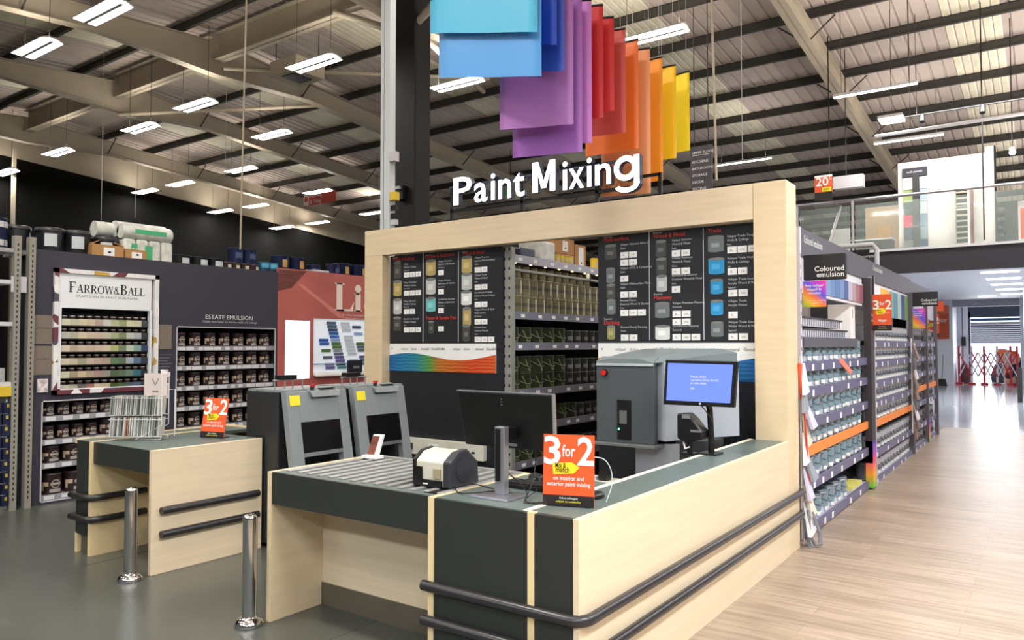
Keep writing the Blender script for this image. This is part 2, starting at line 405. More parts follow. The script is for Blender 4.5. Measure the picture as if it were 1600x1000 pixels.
for k, c in enumerate(cols2): MB().box(-2.2, -2.06, 18.42, 18.46, 5.33-(k+1)*.275, 5.33-k*.275-.01, mat('sampleb%d' % k, c, .3)).build('sample_panel', tc_)
MB().box(-2.33, -2.21, 18.36, 18.46, 3.66, 5.33, mat('rack_post', (58, 54, 54), .5)).build('post', tc_)
t = thing('worktop_sample_rack', 'upstairs rack of stacked worktop samples on dark shelves by white wall', 'rack', (-1.4, 18.2, 3.64))
MB().box(-1.52, -1.50, 18.2, 18.4, 3.66, 4.95, beam_l).box(-1.3, -1.26, 18.2, 18.4, 3.66, 4.95, white).box(-1.26, -1.2, 18.2, 18.4, 3.66, 4.95, mat('taupe', (150, 126, 120), .5)).build('frame', t)
for k in range(10): MB().box(-1.5, -1.3, 18.2, 18.38, 3.75+k*.12, 3.78+k*.12, cream).build('sample', t)
MB().box(-1.5, -1.3, 18.37, 18.39, 3.66, 4.95, blackm).build('backing', t)
t = thing('kitchen_display_case', 'upstairs tan kitchen display with framed cabinet door left of white wall', 'display', (-3, 19, 3.64))
MB().box(-3.4, -2.68, 19.0, 19.2, 3.64, 4.84, mat('tan_panel', (190, 158, 118), .5)).build('panel', t)
MB().box(-3.15, -2.85, 18.97, 19.0, 3.8, 4.4, mat('door_tan', (206, 160, 96), .5)).build('cabinet_door', t, .01)
t = thing('display_cabinet', 'dark low display cabinet with white worktop behind glass upstairs', 'cabinet', (-3.2, 18.1, 3.64))
MB().box(-3.5, -2.7, 18.0, 18.4, 3.64, 3.95, mat('cab_dark', (44, 34, 30), .5)).build('body', t)
MB().box(-3.52, -2.68, 17.98, 18.42, 3.95, 3.98, white).build('worktop', t)
tag(MB().box(-4.0, -3.6, 18.3, 18.34, 3.66, 4.3, white).build('information_board'), 'white information board upstairs left of the tan kitchen display', 'board')
tag(MB().box(-.7, 3, 19.5, 19.7, 3.64, 4.75, mat('dark_partition', (48, 50, 48), .5)).build('partition'), 'dark partition upstairs right of the white display wall', 'partition')
t = thing('promotion_poster', 'orange and white poster cut by the right edge upstairs', 'poster', (-.2, 18, 3.64))
MB().box(-.42, .1, 17.9, 17.92, 3.7, 4.5, white).build('backing', t); MB().box(-.38, .1, 17.88, 17.9, 3.75, 4.35, orange).build('print', t)
# stair to the upper floor
t = thing('staircase', 'grey metal staircase with glass balustrade rising to the upper floor', 'staircase', (-4.7, 15.5, 0))
for k in range(16):
    MB().box(-4.7, -3.6, 17.4-k*.27, 17.4-k*.27+.26, 3.44-k*.215, 3.48-k*.215, greym).build('step', t)
MB().hexa([(-4.76, 13.2, 0), (-4.7, 13.2, 0), (-4.7, 17.4, 3.4), (-4.76, 17.4, 3.4)], [(-4.76, 13.2, .3), (-4.7, 13.2, .3), (-4.7, 17.4, 3.7), (-4.76, 17.4, 3.7)], greym).build('stringer', t)
MB().tube([(-4.73, 13.2, 1.1), (-4.73, 17.4, 4.65)], .03, alum).build('handrail', t)
MB().tube([(-3.6, 13.2, 1.1), (-3.6, 17.4, 4.65)], .03, alum).build('handrail', t)
t = thing('aisle_information_sign', 'black hanging information board with white writing beside the stair top', 'sign', (-2.6, 11, 2.7))
MB().box(-2.75, -2.1, 11.98, 12.02, 2.55, 3.05, blackm).build('panel', t)
MB().tube([(-2.8, 12, 3.12), (-2.05, 12, 3.12), (-2.0, 12, 3.05), (-2.0, 12, 2.4)], .035, lightgrey).build('frame', t)
MB().text('Trade paint & decorating', (-2.6, 11.975, 2.93), .06, white).text('Open every day', (-2.4, 11.975, 2.8), .06, white).build('lettering', t)
# soffit lights
for k, (px, py) in enumerate([(1540, 425), (1548, 435.5), (1555, 444), (1562, 452), (1570, 459), (1520, 466)]):
    p = at(px, py, Z=3.5) if k < 5 else Vector((-2.0, 33.5, 3.5))
    w_ = .7 if k < 5 else .45
    q = MB().box(p.x-.1, p.x+w_, p.y-.12, p.y+.12, 3.47, 3.498, mat('soffit_lamp', (255, 255, 255), .5, emit=6)).build('soffit_light')
    tag(q, '%s white strip light from the front in the white soffit under the upper floor' % ORD[k], 'light', 'soffit strip lights')
    q.rotation_euler = (0, 0, 0)
q = MB().box(-2.95, -2.75, 19.9, 20.1, 3.47, 3.498, MATS['soffit_lamp']).build('soffit_light'); tag(q, 'small square light in white soffit nearest the gondola end', 'light')

def area(name, loc, sx, sy, power, rgb=(1, .96, .9), rot=(0, 0, 0), parent=None):
    L = bpy.data.lights.new(name, 'AREA'); L.shape = 'RECTANGLE'; L.size = sx; L.size_y = sy; L.energy = power; L.color = rgb
    o = bpy.data.objects.new(name, L); COL.objects.link(o); o.location = loc; o.rotation_euler = rot
    if parent is not None: o.parent = parent
    return o
area('soffit_lamp_light', (-1, 26, 3.4), 4, 8, 260, (.95, .97, 1))
L_ = area('upper_floor_lamp', (-1.2, 16.3, 6.1), 2.5, .4, 85, (1, .98, .95), (math.radians(50), 0, 0))
area('soffit_lamp_light', (3, 24, 3.4), 4, 8, 260, (.95, .97, 1))
area('door_daylight', (-1.8, 39.5, 1.7), 2.6, 2.6, 160, (.9, .96, 1), (-PI/2, 0, 0))

# ================================================================== CEILING LAMPS
lampglow = mat('lamp_glow', (255, 252, 244), .4, emit=9, emitrgb=(255, 250, 240))
lamph = mat('lamp_housing', (205, 205, 205), .4)
def light_proto():
    t = thing('ceiling_light', 'x', 'light')
    mb = MB()
    mb.prism([(-.62, -.2, 0), (-.62, -.06, .05), (-.62, .06, .05), (-.62, .2, 0), (-.62, .2, .02), (-.62, .07, .08), (-.62, -.07, .08), (-.62, -.2, .02)], (1.24, 0, 0), lamph)
    mb.build('housing', t)
    MB().box(-.6, .6, -.185, -.03, -.004, .012, lampglow).box(-.6, .6, .03, .185, -.004, .012, lampglow).build('diffuser', t)
    MB().box(-.6, .6, -.03, .03, -.02, .0, lamph).build('centre_channel', t)
    return t
LP = Proto(light_proto())
GRID = [((132, 36), (190, 4), 'nearest the top left corner of the photo'), ((32, 86), (84, 66), 'second nearest the top left corner'),
 ((455, 110), (525, 90), 'left of the white power pole beside the ceiling air unit'), ((276, 172), (335, 158), 'left of the long wire, below the ridge beam'),
 ((683, 140), (745, 124), 'just below the pale blue banner'), ((198, 206), (240, 195), 'below the ridge node near the left wall'),
 ((402, 217), (447, 205), 'immediately right of the long hanging wire'), ((72, 243), (110, 234), 'beside the far left column'),
 ((995, 65), (1045, 48), 'behind the orange and red banners'), ((358, 269), (395, 262), 'crossed by the long hanging wire'),
 ((210, 303), (243, 296), 'at the left wall above the wrapped packs'), ((263, 291), (300, 284), 'one right of the lamp above the wrapped packs'),
 ((328, 333), (360, 328), 'low on the left wall, left of the hanging wire'), ((382, 325), (417, 319), 'right of the wire, low under the rafter'),
 ((423, 358), (457, 354), 'far down the left wall, right of the wire'), ((478, 351), (513, 346), 'far down, below the red hanging sign'),
 ((476, 303), (516, 297), 'directly above the red hanging sign'), ((571, 336), (592, 331), 'far away just left of the white power pole'), ((0, 272), (14, 268), 'cut by the left edge of the photo')]
GO = []
for a, b, ph in GRID:
    A = at(*a, Z=7.1); B = at(*b, Z=7.1); c = (A+B)/2; rz = 0
    if c.x < -26.1:      # the row that hangs close to the left wall
        c = (at(*a, X=-26.1)+at(*b, X=-26.1))/2
    GO.append((LP.put((c.x, c.y, c.z), 'lit twin ceiling light %s' % ph, 'suspended ceiling lights', rz), c.y, c.z))
FAR = []
# the same lamps carry on over the rest of the hall, outside the picture, with one added to light the portal header
for k, (x, y) in enumerate([(-14, 1.5), (-9, 1.5), (-5.2, 1.2), (-2.2, 1.2), (-14, -3), (-9, -3), (-4.5, -3), (-20, 2), (-4.5, 6.0)]):
    o = LP.put((x, y, 7.1), 'lit twin ceiling light hanging outside the left of the picture', 'ceiling lights outside the picture')
    FAR.append(o)
GO += [(o_, o_.location.y, 7.1) for o_ in FAR]
for o, cy, cz in GO:
    area('lamp', (0, 0, -.05), 1.2, .35, P_GRID*((3.6 if o.location.x < -4 else 1.4) if -6 < o.location.x and cy < 2 and cy > 0 else 1), (1, .965, .89), parent=o)  # two nearest the desk boosted to brighten the portal header
    area('uplight', (0, 0, .12), 1.2, .35, P_UP*(4.2 if o.location.x > -10 else 1), (1, .93, .84), (PI, 0, 0), parent=o)  # added upward lamp, stronger on the right to lift the roof there
    for sx in (-.5, .5): MB().cyl((sx, 0, .08), (sx, 0, max(.2, roofz(cy)-.03-cz)), .006, beam_d, 4).build('suspension_wire', o, local=True)
# slim linear lamps; those out of view are added to brighten the scene
t = thing('linear_light', 'x', 'light')
MB().box(-.75, .75, -.05, .05, 0, .05, lamph).build('housing', t); MB().box(-.74, .74, -.045, .045, -.012, 0, lampglow).build('diffuser', t)
LN = Proto(t); LO = []; AO = []
for (px0, px1, py0, py1, ph) in [(1317, 1417, 150, 133, 'slim linear light crossing the cream rafter on the right'), (1128, 1196, 258, 248, 'slim linear light left of the orange percent sign'), (1377, 1462, 222, 213, 'slim linear light just above the white upstairs wall')]:
    A = at(px0, py0, Z=6.6); B = at(px1, py1, Z=6.6); c = (A+B)/2
    LO.append((LN.put((c.x, c.y, 6.6), ph, None, 0), c.y))
for x in (1.2, 4.2, 7.5):  # unseen rows added as the strong light from the right
    for y in (-1.0, 3.0, 7.0, 11.0, 15.0):
        o = LN.put((x, y, 4.6 if x < 2 else 5.0), 'unseen linear lamp added to brighten the right aisle outside the picture', 'added aisle lamps outside the picture', PI/2)
        AO.append((o, P_AISLE*(.3 if y > 10 else (.62 if y > 5 else 1))*(1.75 if x < 2 else .6), P_AUP))
for x, y in ((-6.5, -3.8), (-3.2, -3.5), (.2, -3.8)):  # unseen lamps added behind the camera for frontal light
    o = LN.put((x, y, 4.4), 'unseen linear lamp added behind the viewpoint to light the counter fronts', 'added lamps behind the viewpoint')
    AO.append((o, P_FRONT, 20))
for o, cy in LO:
    area('lamp', (0, 0, -.05), 1.5, .1, P_GRID, (1, .97, .93), parent=o); area('uplight', (0, 0, .09), 1.5, .1, 14, (1, .95, .9), (PI, 0, 0), parent=o)
    for sx in (-.6, .6): MB().cyl((sx, 0, .05), (sx, 0, roofz(cy)-.1-6.6), .005, beam_d, 4).build('suspension_wire', o, local=True)
for x, y in ((1.6, 20.0), (1.6, 25.5), (6.0, 22.0), (1.6, 31.0)):  # unseen lamps added to brighten the roof beyond the upper floor
    AO.append((LN.put((x, y, 5.4), 'unseen linear lamp added over the upper floor to brighten the ceiling', 'added upper floor lamps outside the picture', PI/2), 25, 120))
for o, pw, pu in AO:
    area('lamp', (0, 0, -.05), 2.0, .5, pw, (.87, .945, 1), parent=o); area('uplight', (0, 0, .09), 2.0, .5, pu, (1, .95, .9), (PI, 0, 0), parent=o)
# square floodlight and track spots
p = at(1393, 187, Y=15)
t = thing('square_floodlight', 'bright square floodlight hanging above the white upstairs wall', 'light', p)
MB().box(p.x-.2, p.x+.2, p.y-.2, p.y+.2, p.z, p.z+.05, lamph).build('housing', t); MB().box(p.x-.19, p.x+.19, p.y-.19, p.y+.19, p.z-.02, p.z, mat('flood_glow', (255, 255, 255), .4, emit=25)).build('diffuser', t)
MB().cyl((p.x, p.y, p.z+.05), (p.x, p.y, roofz(p.y)-.1), .006, beam_d, 4).build('suspension_wire', t)
t = thing('spotlight_track', 'black lighting track with small spotlights above the upper floor', 'light', (-1, 16.5, 6.3))
MB().tube([(-2.2, 16.5, 6.15), (3, 16.5, 6.15)], .02, black, 5).build('rail', t)
for x in (-1.9, -.9, -.2, .7): MB().cyl((x, 16.5, 6.13), (x, 16.42, 5.98), .05, black, 8).build('spot', t)
MB().cyl((-2, 16.5, 6.15), (-2, 16.5, roofz(16.5)-.2), .006, beam_d, 4).cyl((1.5, 16.5, 6.15), (1.5, 16.5, roofz(16.5)-.2), .006, beam_d, 4).build('suspension_wire', t)
t = thing('service_pipe', 'grey service pipe running under the purlins above the upper floor', 'pipe', (0, 15.5, 5.7))
MB().tube([(-2.6, 15.6, 5.62), (6, 15.6, 5.7)], .035, lightgrey, 6).build('pipe', t)
MB().cyl((-2, 15.6, 5.65), (-2, 15.6, roofz(15.6)-.2), .006, beam_d, 4).cyl((2, 15.6, 5.68), (2, 15.6, roofz(15.6)-.2), .006, beam_d, 4).build('suspension_wire', t)
t = thing('track_spot', 'small white lit spotlight at the right edge above the upper floor', 'light', at(1582, 236, Y=18))
p = at(1582, 236, Y=18); MB().cyl((p.x, p.y, p.z+.05), (p.x, p.y-.06, p.z-.04), .06, lamph, 8).build('housing', t); MB().cyl((p.x, p.y-.062, p.z-.042), (p.x, p.y-.07, p.z-.05), .055, MATS['flood_glow'], 8).build('lens', t)
MB().cyl((p.x, p.y, p.z+.05), (p.x, p.y, roofz(p.y)-.005), .01, black, 4).build('stem', t)
# hanging wires
for k, (px0, px1, bot, Y, r, m, lb) in enumerate([(385, 375.5, 390, 5.6, .011, beam_l, 'long pale hanging cable dropping in front of the left hall ceiling'),
      (1112, 1119.5, 282, 6.3, .011, beam_l, 'long pale hanging cable dropping behind the right end of portal'),
      (1531, 1538, 375, 17.0, .012, black, 'black hanging cable dropping in front of the white upstairs wall')]):
    a = at(px0, 0, Y=Y); b = at(px1, bot, Y=Y); tp = roofz(Y)-.02
    u = (a-b); top = b+u*((tp-b.z)/u.z)
    o = MB().cyl(b, top, r, m, 6).build('hanging_cable'); tag(o, lb, 'cable')
for k, (px, bot, Y) in enumerate([(158, 345, 9), (211, 340, 11), (352, 270, 12), (1160, 250, 9)]):
    b = at(px, bot, Y=Y); o = MB().cyl(b, (b.x, b.y, roofz(Y)-.02), .004, lightgrey, 4).build('suspension_wire')
    tag(o, ['thin wire hanging left of the wrapped packs', 'thin wire hanging above the wrapped packs', 'thin wire hanging left of the long pale cable', 'thin wire hanging right of the yellow banner'][k], 'wire')
# ceiling air unit
t = thing('ceiling_air_unit', 'cream box-shaped air unit with grille hung below the ridge beam', 'air unit', (-12.6, 11, 7.6))
MB().box(-13.9, -13.0, 10.3, 11.1, 7.55, 7.9, beam_l).build('casing', t, .02); MB().box(-13.6, -13.2, 10.4, 10.9, 7.53, 7.56, black).build('grille', t)
MB().cyl((-13.8, 10.4, 7.9), (-13.8, 10.4, 8.6), .01, black, 4).cyl((-13.1, 11, 7.9), (-13.1, 11, 8.6), .01, black, 4).build('hanger', t)
# power pole, mast clutter
t = thing('power_pole', 'tall white square service pole rising to the roof behind portal', 'pole', (-6.61, 6.6, 0))
MB().box(-6.69, -6.535, 6.6, 6.7, 0, 8.5, mat('pole_white', (205, 212, 216), .4)).box(-6.632, -6.628, 6.595, 6.6, 0, 8.5, greym).build('pole', t)
MB().box(-6.53, -6.45, 6.6, 6.68, 3.9, 4.02, lightgrey).build('junction_box', t)
MB().box(-6.53, -6.44, 6.6, 6.68, 3.42, 3.52, mat('yellow_box', (220, 190, 60), .5)).build('yellow_box', t)
for z, m in ((3.2, blackm), (3.3, black), (3.12, lightgrey)): MB().box(-6.53, -6.44, 6.62, 6.66, z, z+.06, m).build('clamp', t)
t = thing('wall_camera', 'small black camera box fixed to the dark roof column', 'camera', (-9, 9.7, 4.6))
p = at(628, 302, Y=9.75); MB().box(p.x-.08, p.x+.1, 9.66, 9.8, p.z-.12, p.z+.12, black).build('body', t); MB().box(p.x-.02, p.x+.06, 9.6, 9.66, p.z+.05, p.z+.1, lightgrey).build('bracket', t)
# hanging signs
rs = mat('hanging_red', (206, 74, 60), .5)
t = thing('hanging_sign', 'red hanging department sign with white writing near the far left roof', 'sign', (-23.7, 20, 7.2))
a = at(475, 324, Y=20); b = at(524, 297, Y=20)
MB().box(a.x, b.x, 20, 20.04, a.z+.05, b.z, rs).build('panel', t)
MB().box(a.x, a.x+.3, 19.98, 20, a.z+.05, b.z, white).cyl((a.x+.15, 19.97, a.z+.3), (a.x+.15, 19.98, a.z+.3), .12, rs, 12).build('emblem', t)
MB().text('Flooring', (a.x+.4, 19.97, a.z+.33), .22, white).text('& Tiling', (a.x+.4, 19.97, a.z+.1), .22, white).build('lettering', t)
MB().cyl((a.x+.2, 20.02, b.z), (a.x+.2, 20.02, roofz(20)-.1), .008, black, 4).cyl((b.x-.2, 20.02, b.z), (b.x-.2, 20.02, roofz(20)-.1), .008, black, 4).build('hanger', t)
t = thing('directory_sign', 'dark hanging directory sign listing departments, beside the yellow banner', 'sign', (-3.5, 9, 3.6))
a = at(1079, 300, Y=9); b = at(1112, 225, Y=9)
MB().box(a.x, b.x, 9, 9.03, a.z-.2, b.z, mat('dir_slate', (62, 60, 68), .5)).build('panel', t)
mb = MB()
for k, s in enumerate(['UPPER FLOOR', 'KITCHENS', 'BATHROOMS', 'STORAGE', 'DECOR', 'SEATING']):
    mb.text(s, (a.x+.03, 8.99, b.z-.1-k*.085-(.03 if k else 0)), .045, white)
mb.box(a.x+.03, b.x-.03, 8.99, 9, b.z-.12, b.z-.115, white).build('lettering', t)
MB().cyl((a.x+.05, 9.015, b.z), (a.x+.05, 9.015, roofz(9)-.1), .006, black, 4).cyl((b.x-.05, 9.015, b.z), (b.x-.05, 9.015, roofz(9)-.1), .006, black, 4).build('hanger', t)
t = thing('discount_sign', 'orange 20 percent hanging sign with yellow tag and black foot', 'sign', (-3.8, 16.8, 4.7))
a = at(1273, 302, Y=16.8); b = at(1300, 275, Y=16.8)
MB().box(a.x, b.x, 16.8, 16.83, a.z, b.z, orange).box(a.x, b.x, 16.8, 16.83, a.z-.17, a.z, black).box(a.x, b.x, 16.8, 16.83, b.z, b.z+.04, white).build('panel', t)
MB().text('20', (a.x+.03, 16.79, a.z+.14), .26, white, bold=.02).text('%', (b.x-.06, 16.79, a.z+.25), .09, white).build('lettering', t)
MB().box(b.x-.2, b.x-.02, 16.785, 16.8, a.z+.01, a.z+.1, yellow).text('OFF', (b.x-.17, 16.78, a.z+.03), .07, black).build('tag', t)
MB().cyl((b.x-.05, 16.815, b.z), (b.x-.05, 16.815, roofz(16.8)-.1), .012, black, 4).build('hanger', t)
p = at(1321, 285, Y=17.3)
tag(MB().box(p.x-.25, p.x+.35, 17.3, 17.5, p.z-.12, p.z+.15, lightgrey).cyl((p.x, 17.4, p.z+.1), (p.x, 17.4, roofz(17.4)-.2), .01, black, 4).build('ceiling_speaker_box'), 'pale ceiling unit right of the orange percent sign', 'unit')

# ================================================================== COLOUR BANNERS
def banner(pxl, pxr, pyb, pyt, X, rgb, lb, a=.93):
    """right edge hangs on the line X; the left edge is where the sight line at the hem height meets it"""
    m = mat('banner_%d_%d_%d' % rgb, rgb, .45, alpha=a)
    b = m.node_tree.nodes['Principled BSDF']; b.inputs['Transmission Weight'].default_value = 0
    R = at(pxr, pyb[1], X=X); L = at(pxl, pyb[0], Z=R.z)
    if abs(L.y-R.y) > .25: L = at(pxl, pyb[0], Y=R.y)
    top = 4.49 if pyt is None else at(pxr, pyt, X=X).z
    t = thing('fabric_banner', lb, 'banner', (X, R.y, R.z), 'rainbow of hanging banners')
    d = Vector((R.x-L.x, R.y-L.y, 0)); n = Vector((-d.y, d.x, 0)).normalized()
    mb = MB(); N = 10; vs = []
    for k in range(N+1):
        f = k/N; base = Vector((L.x, L.y, 0))+d*f+n*(.005*math.sin(f*9+X))
        zb = L.z+(R.z-L.z)*f
        for z in (zb, top): vs += [(*(base.xy), z), (base.x+n.x*.002, base.y+n.y*.002, z)]
    fs = []
    for k in range(N):
        i = 4*k; fs += [(i, i+4, i+6, i+2), (i+1, i+3, i+7, i+5)]
    fs += [(0, 2, 3, 1), (4*N, 4*N+1, 4*N+3, 4*N+2)]
    mb.add(vs, fs, m, True).build('fabric', t)
    MB().cyl((L.x, L.y, top), (R.x, R.y, top), .012, black, 6).build('top_rod', t)
    mb = MB()
    for f in (.1, .9): q = Vector((L.x, L.y, 0))+d*f; mb.cyl((q.x, q.y, top), (q.x, q.y, roofz(q.y)-.02), .0015, lightgrey, 4)
    mb.build('hanging_wire', t)
BX = -3.0
BN = [(672, 840, (52, 50), -60, (76, 180, 220), 'turquoise hanging banner nearest, cut by the top edge'),
 (686, 846, (122, 119), -60, (84, 158, 226), 'sky blue hanging banner just behind the turquoise one'),
 (760, 870, (75, 70), -40, (24, 70, 190), 'bright royal blue hanging banner behind the sky blue one'),
 (775, 882, (113, 111), -40, (50, 84, 190), 'mid blue hanging banner between royal blue and purple'),
 (781, 896, (203, 194), -20, (166, 108, 178), 'lilac hanging banner with the widest purple sheet'),
 (801, 910, (247, 237), -10, (154, 92, 178), 'deeper purple hanging banner reaching lowest of the purples'),
 (830, 925, (230, 223), 0, (190, 116, 196), 'pink-violet hanging banner beside the red ones'),
 (868, 943, (190, 184), 8, (190, 12, 22), 'dark red hanging banner, first of the reds'),
 (884, 960, (178, 173), 27, (198, 22, 30), 'red hanging banner, second of the reds'),
 (900, 978, (216, 207), 45, (196, 76, 70), 'coral red hanging banner beside the first orange one'),
 (915, 998, (245, 232), 62, (240, 116, 30), 'deep orange hanging banner with long drop'),
 (940, 1017, (308, 302), 76, (240, 162, 112), 'salmon hanging banner reaching lowest behind the lettering'),
 (985, 1036, (288, 282), 90, (250, 156, 26), 'amber orange hanging banner'),
 (1010, 1057, (253, 247), 102, (252, 204, 4), 'golden yellow hanging banner'),
 (1030, 1078, (243, 235), 112, (254, 226, 10), 'bright yellow hanging banner at the far right end')]
for l, r, pb, pt, c, lb in BN: banner(l, r, pb, pt, BX, c, lb)
# ================================================================== PORTAL AND SIGN
t = thing('timber_portal', 'large pale timber portal frame around the paint mixing desk', 'frame', (-1.8, 6.11, 0))
MB().box(-6.44, -1.935, 6.11, 6.22, 2.672, 2.968, maple_h).build('header', t, .004)
MB().box(-6.44, -6.155, 6.11, 6.235, 0, 2.672, maple).build('post', t, .004)
MB().box(-1.932, -1.67, 6.11, 6.40, 0, 2.968, maple).build('post', t, .004)
t = thing('illuminated_sign', 'white illuminated Paint Mixing lettering standing on top of the timber portal', 'sign', (-4.1, 6.3, 2.968))
lw = mat('sign_white_glow', (255, 255, 255), .4, emit=1.6); ls = mat('sign_return', (58, 66, 88), .4)
adv = [('P', 708, 746), ('a', 741, 763), ('i', 768, 775), ('n', 780, 800), ('t', 803, 820), ('M', 836, 872), ('i', 879, 888), ('x', 889, 914), ('i', 917, 926), ('n', 931, 956), ('g', 962, 1005)]
def zline(px, a, b): # height interpolation along the word
    return a+(b-a)*(px-708)/(1005-708)
seq = [('P', 710, 739), ('a', 742, 763), ('i', 768, 775), ('n', 780, 800), ('t', 803, 821), ('M', 836, 872), ('i', 880, 888), ('x', 890, 914), ('i', 918, 926), ('n', 931, 956), ('g', 963, 1004)]
for ch, p0, p1 in seq[:-1]:
    v, f, x0, x1 = glyphs(ch, 1, .012)
    a = at(p0, 300, Y=6.26).x; b = at(p1, 300, Y=6.26).x
    base = 3.165; cap = .305/.72
    if ch == 'M':
        w_ = b-a; H_ = .305; st = .066
        pts = [(0, 0), (st, 0), (st, H_*.62), (w_/2-.03, H_*.12), (w_/2+.03, H_*.12), (w_-st, H_*.62), (w_-st, 0), (w_, 0), (w_, H_), (w_-st*1.05, H_), (w_/2, H_*.36), (st*1.05, H_), (0, H_)]
        quads = [[0, 1, 2, 11, 12], [2, 3, 4, 10, 11], [4, 5, 9, 10], [5, 6, 7, 8, 9]]
        mb = MB().prism([(a+u, 6.28, base+v_) for u, v_ in pts], (0, -.07, 0), ls)
        mb.f = mb.f[2:]; mb.m = mb.m[2:]; mb.sm = mb.sm[2:]
        for q in quads: mb.poly([(a+pts[i][0], 6.21, base+pts[i][1]) for i in q], lw)
        mb.build('letter', t); continue
    mb = MB(); sx = (b-a)/(x1-x0)
    front = []; n = len(v)
    vs = [(a+(q[0]-x0)*sx, 6.28-q[2]*.07, base+q[1]*cap) for q in v]
    for face in f:
        m = lw if all(v[i][2] > .4 for i in face) else ls
        mb.add([vs[i] for i in face], [tuple(range(len(face)))], m)
    mb.build('letter', t)
# single-storey g: bowl, stem and hook
g0, g1 = at(963, 300, Y=6.26).x, at(1003, 300, Y=6.26).x; gw = g1-g0; gs = .054; xh = .225
def arc(cx, cz, rx, rz, t_, a0, a1, n=24):
    o_ = [(cx+rx*math.cos(a0+(a1-a0)*k/n), 6.21, cz+rz*math.sin(a0+(a1-a0)*k/n)) for k in range(n+1)]
    i_ = [(cx+(rx-t_)*math.cos(a0+(a1-a0)*k/n), 6.21, cz+(rz-t_)*math.sin(a0+(a1-a0)*k/n)) for k in range(n+1)]
    for k in range(n): 
        q = [o_[k], o_[k+1], i_[k+1], i_[k]]; mbg.prism(q, (0, .07, 0), ls); mbg.poly([(a, 6.2095, c) for a, b, c in q], lw)
mbg = MB(); arc(g0+gw*.47, 3.165+xh/2, gw*.47, xh/2+.005, gs, 0, 2*PI)
mbg.box(g1-gs, g1, 6.21, 6.28, 3.12, 3.165+xh, ls).box(g1-gs, g1, 6.2095, 6.21, 3.12, 3.165+xh, lw)
arc(g0+gw*.5, 3.135, gw*.5, .085, gs-.008, -PI*.86, 0)
mbg.build('letter', t)
fr = MB().box(-5.31, -3.05, 6.30, 6.33, 3.10, 3.13, black).box(-3.05, -2.83, 6.30, 6.33, 3.19, 3.215, black).box(-2.85, -2.82, 6.30, 6.33, 2.968, 3.215, black)
fr.box(-5.31, -3.05, 6.29, 6.31, 3.36, 3.385, ls)
for x in (-5.31, -4.37, -3.5): fr.box(x, x+.03, 6.30, 6.33, 2.968, 3.385, black)
fr.build('support_frame', t)

# ================================================================== SERVICE COUNTER
CH = .89
t = thing('packing_counter', 'left section of the service counter with ridged roller top and open front', 'counter', (-3.2, 2.86, 0))
MB().box(-3.835, -3.80, 2.86, 3.70, 0, CH, maple).build('end_panel', t, .002)
MB().box(-3.80, -2.54, 3.26, 3.29, .14, .78, maple_h).build('back_panel', t)
MB().box(-3.80, -2.54, 3.25, 3.27, 0, .14, kick).build('toe_kick', t)
MB().box(-3.80, -2.54, 2.865, 2.885, .70, CH-.001, lam_d).build('front_rail', t)
MB().box(-3.80, -2.54, 2.885, 3.72, CH-.03, CH-.002, lam).build('worktop', t)
ridge = mat('roller_bar', (176, 172, 170), .3, .4)
rg = MB()
for k in range(14):
    x = -3.75+k*.092
    MB().box(x, x+.032, 2.93, 3.62, CH-.002, CH+.008, ridge).build('roller_bar', t, .003)
MB().box(-3.80, -2.54, 3.68, 3.72, CH-.03, CH+.004, ridge).build('back_edge', t)
t = thing('corner_counter', 'dark grey corner block of the service counter with pale vertical trims', 'counter', (-2.1, 2.86, 0))
MB().box(-2.505, -1.94, 2.855, 2.88, 0, CH-.004, lam_d).box(-1.905, -1.70, 2.855, 2.88, 0, CH-.004, lam_d).build('front_panel', t)
for x in (-2.54, -1.94): MB().box(x, x+.035, 2.85, 2.885, 0, CH+.001, maple_edge).build('vertical_trim', t)
MB().box(-2.505, -1.98, 2.87, 3.72, CH-.03, CH-.001, lam).build('worktop', t)
MB().box(-2.54, -2.505, 2.885, 3.72, CH-.03, CH+.001, maple_edge).build('worktop_trim', t)
MB().box(-2.54, -2.51, 2.885, 3.70, 0, CH-.03, maple).build('side_panel', t)
t = thing('side_counter', 'long pale timber side run of the service counter along the aisle', 'counter', (-1.8, 4.5, 0))
MB().box(-1.70, -1.67, 2.85, 6.11, 0, CH+.001, maple_h).build('side_panel', t, .0015)
MB().box(-1.95, -1.70, 2.88, 6.11, CH-.03, CH-.001, lam).build('worktop', t)
MB().box(-1.985, -1.95, 2.88, 6.11, CH-.03, CH+.001, mat('maple_edge_pale', (240, 230, 205), .4)).build('worktop_trim', t)
MB().box(-1.985, -1.955, 3.7, 6.11, 0, CH-.03, maple_h).build('inner_panel', t)
for z, lb in ((.455, 'upper black rubber bumper rail wrapping the service counter corner'), (.285, 'lower black rubber bumper rail wrapping the service counter corner')):
    r = .026; pts = [(-2.56, 2.835, z), (-1.72, 2.835, z)]+[(-1.72+.075*math.sin(a), 2.91-.075*math.cos(a), z) for a in [PI/2*k/6 for k in range(1, 7)]]+[(-1.645, 6.36, z), (-1.66, 6.41, z)]
    t = thing('bumper_rail', lb, 'bumper rail', (-2, 2.84, z)); MB().tube(pts, r, rubber, 12).build('rail', t)
    MB().box(-2.5, -1.75, 2.845, 2.856, z-.012, z+.012, blackm).box(-1.672, -1.655, 3.0, 6.3, z-.012, z+.012, blackm).build('wall_fixing', t)
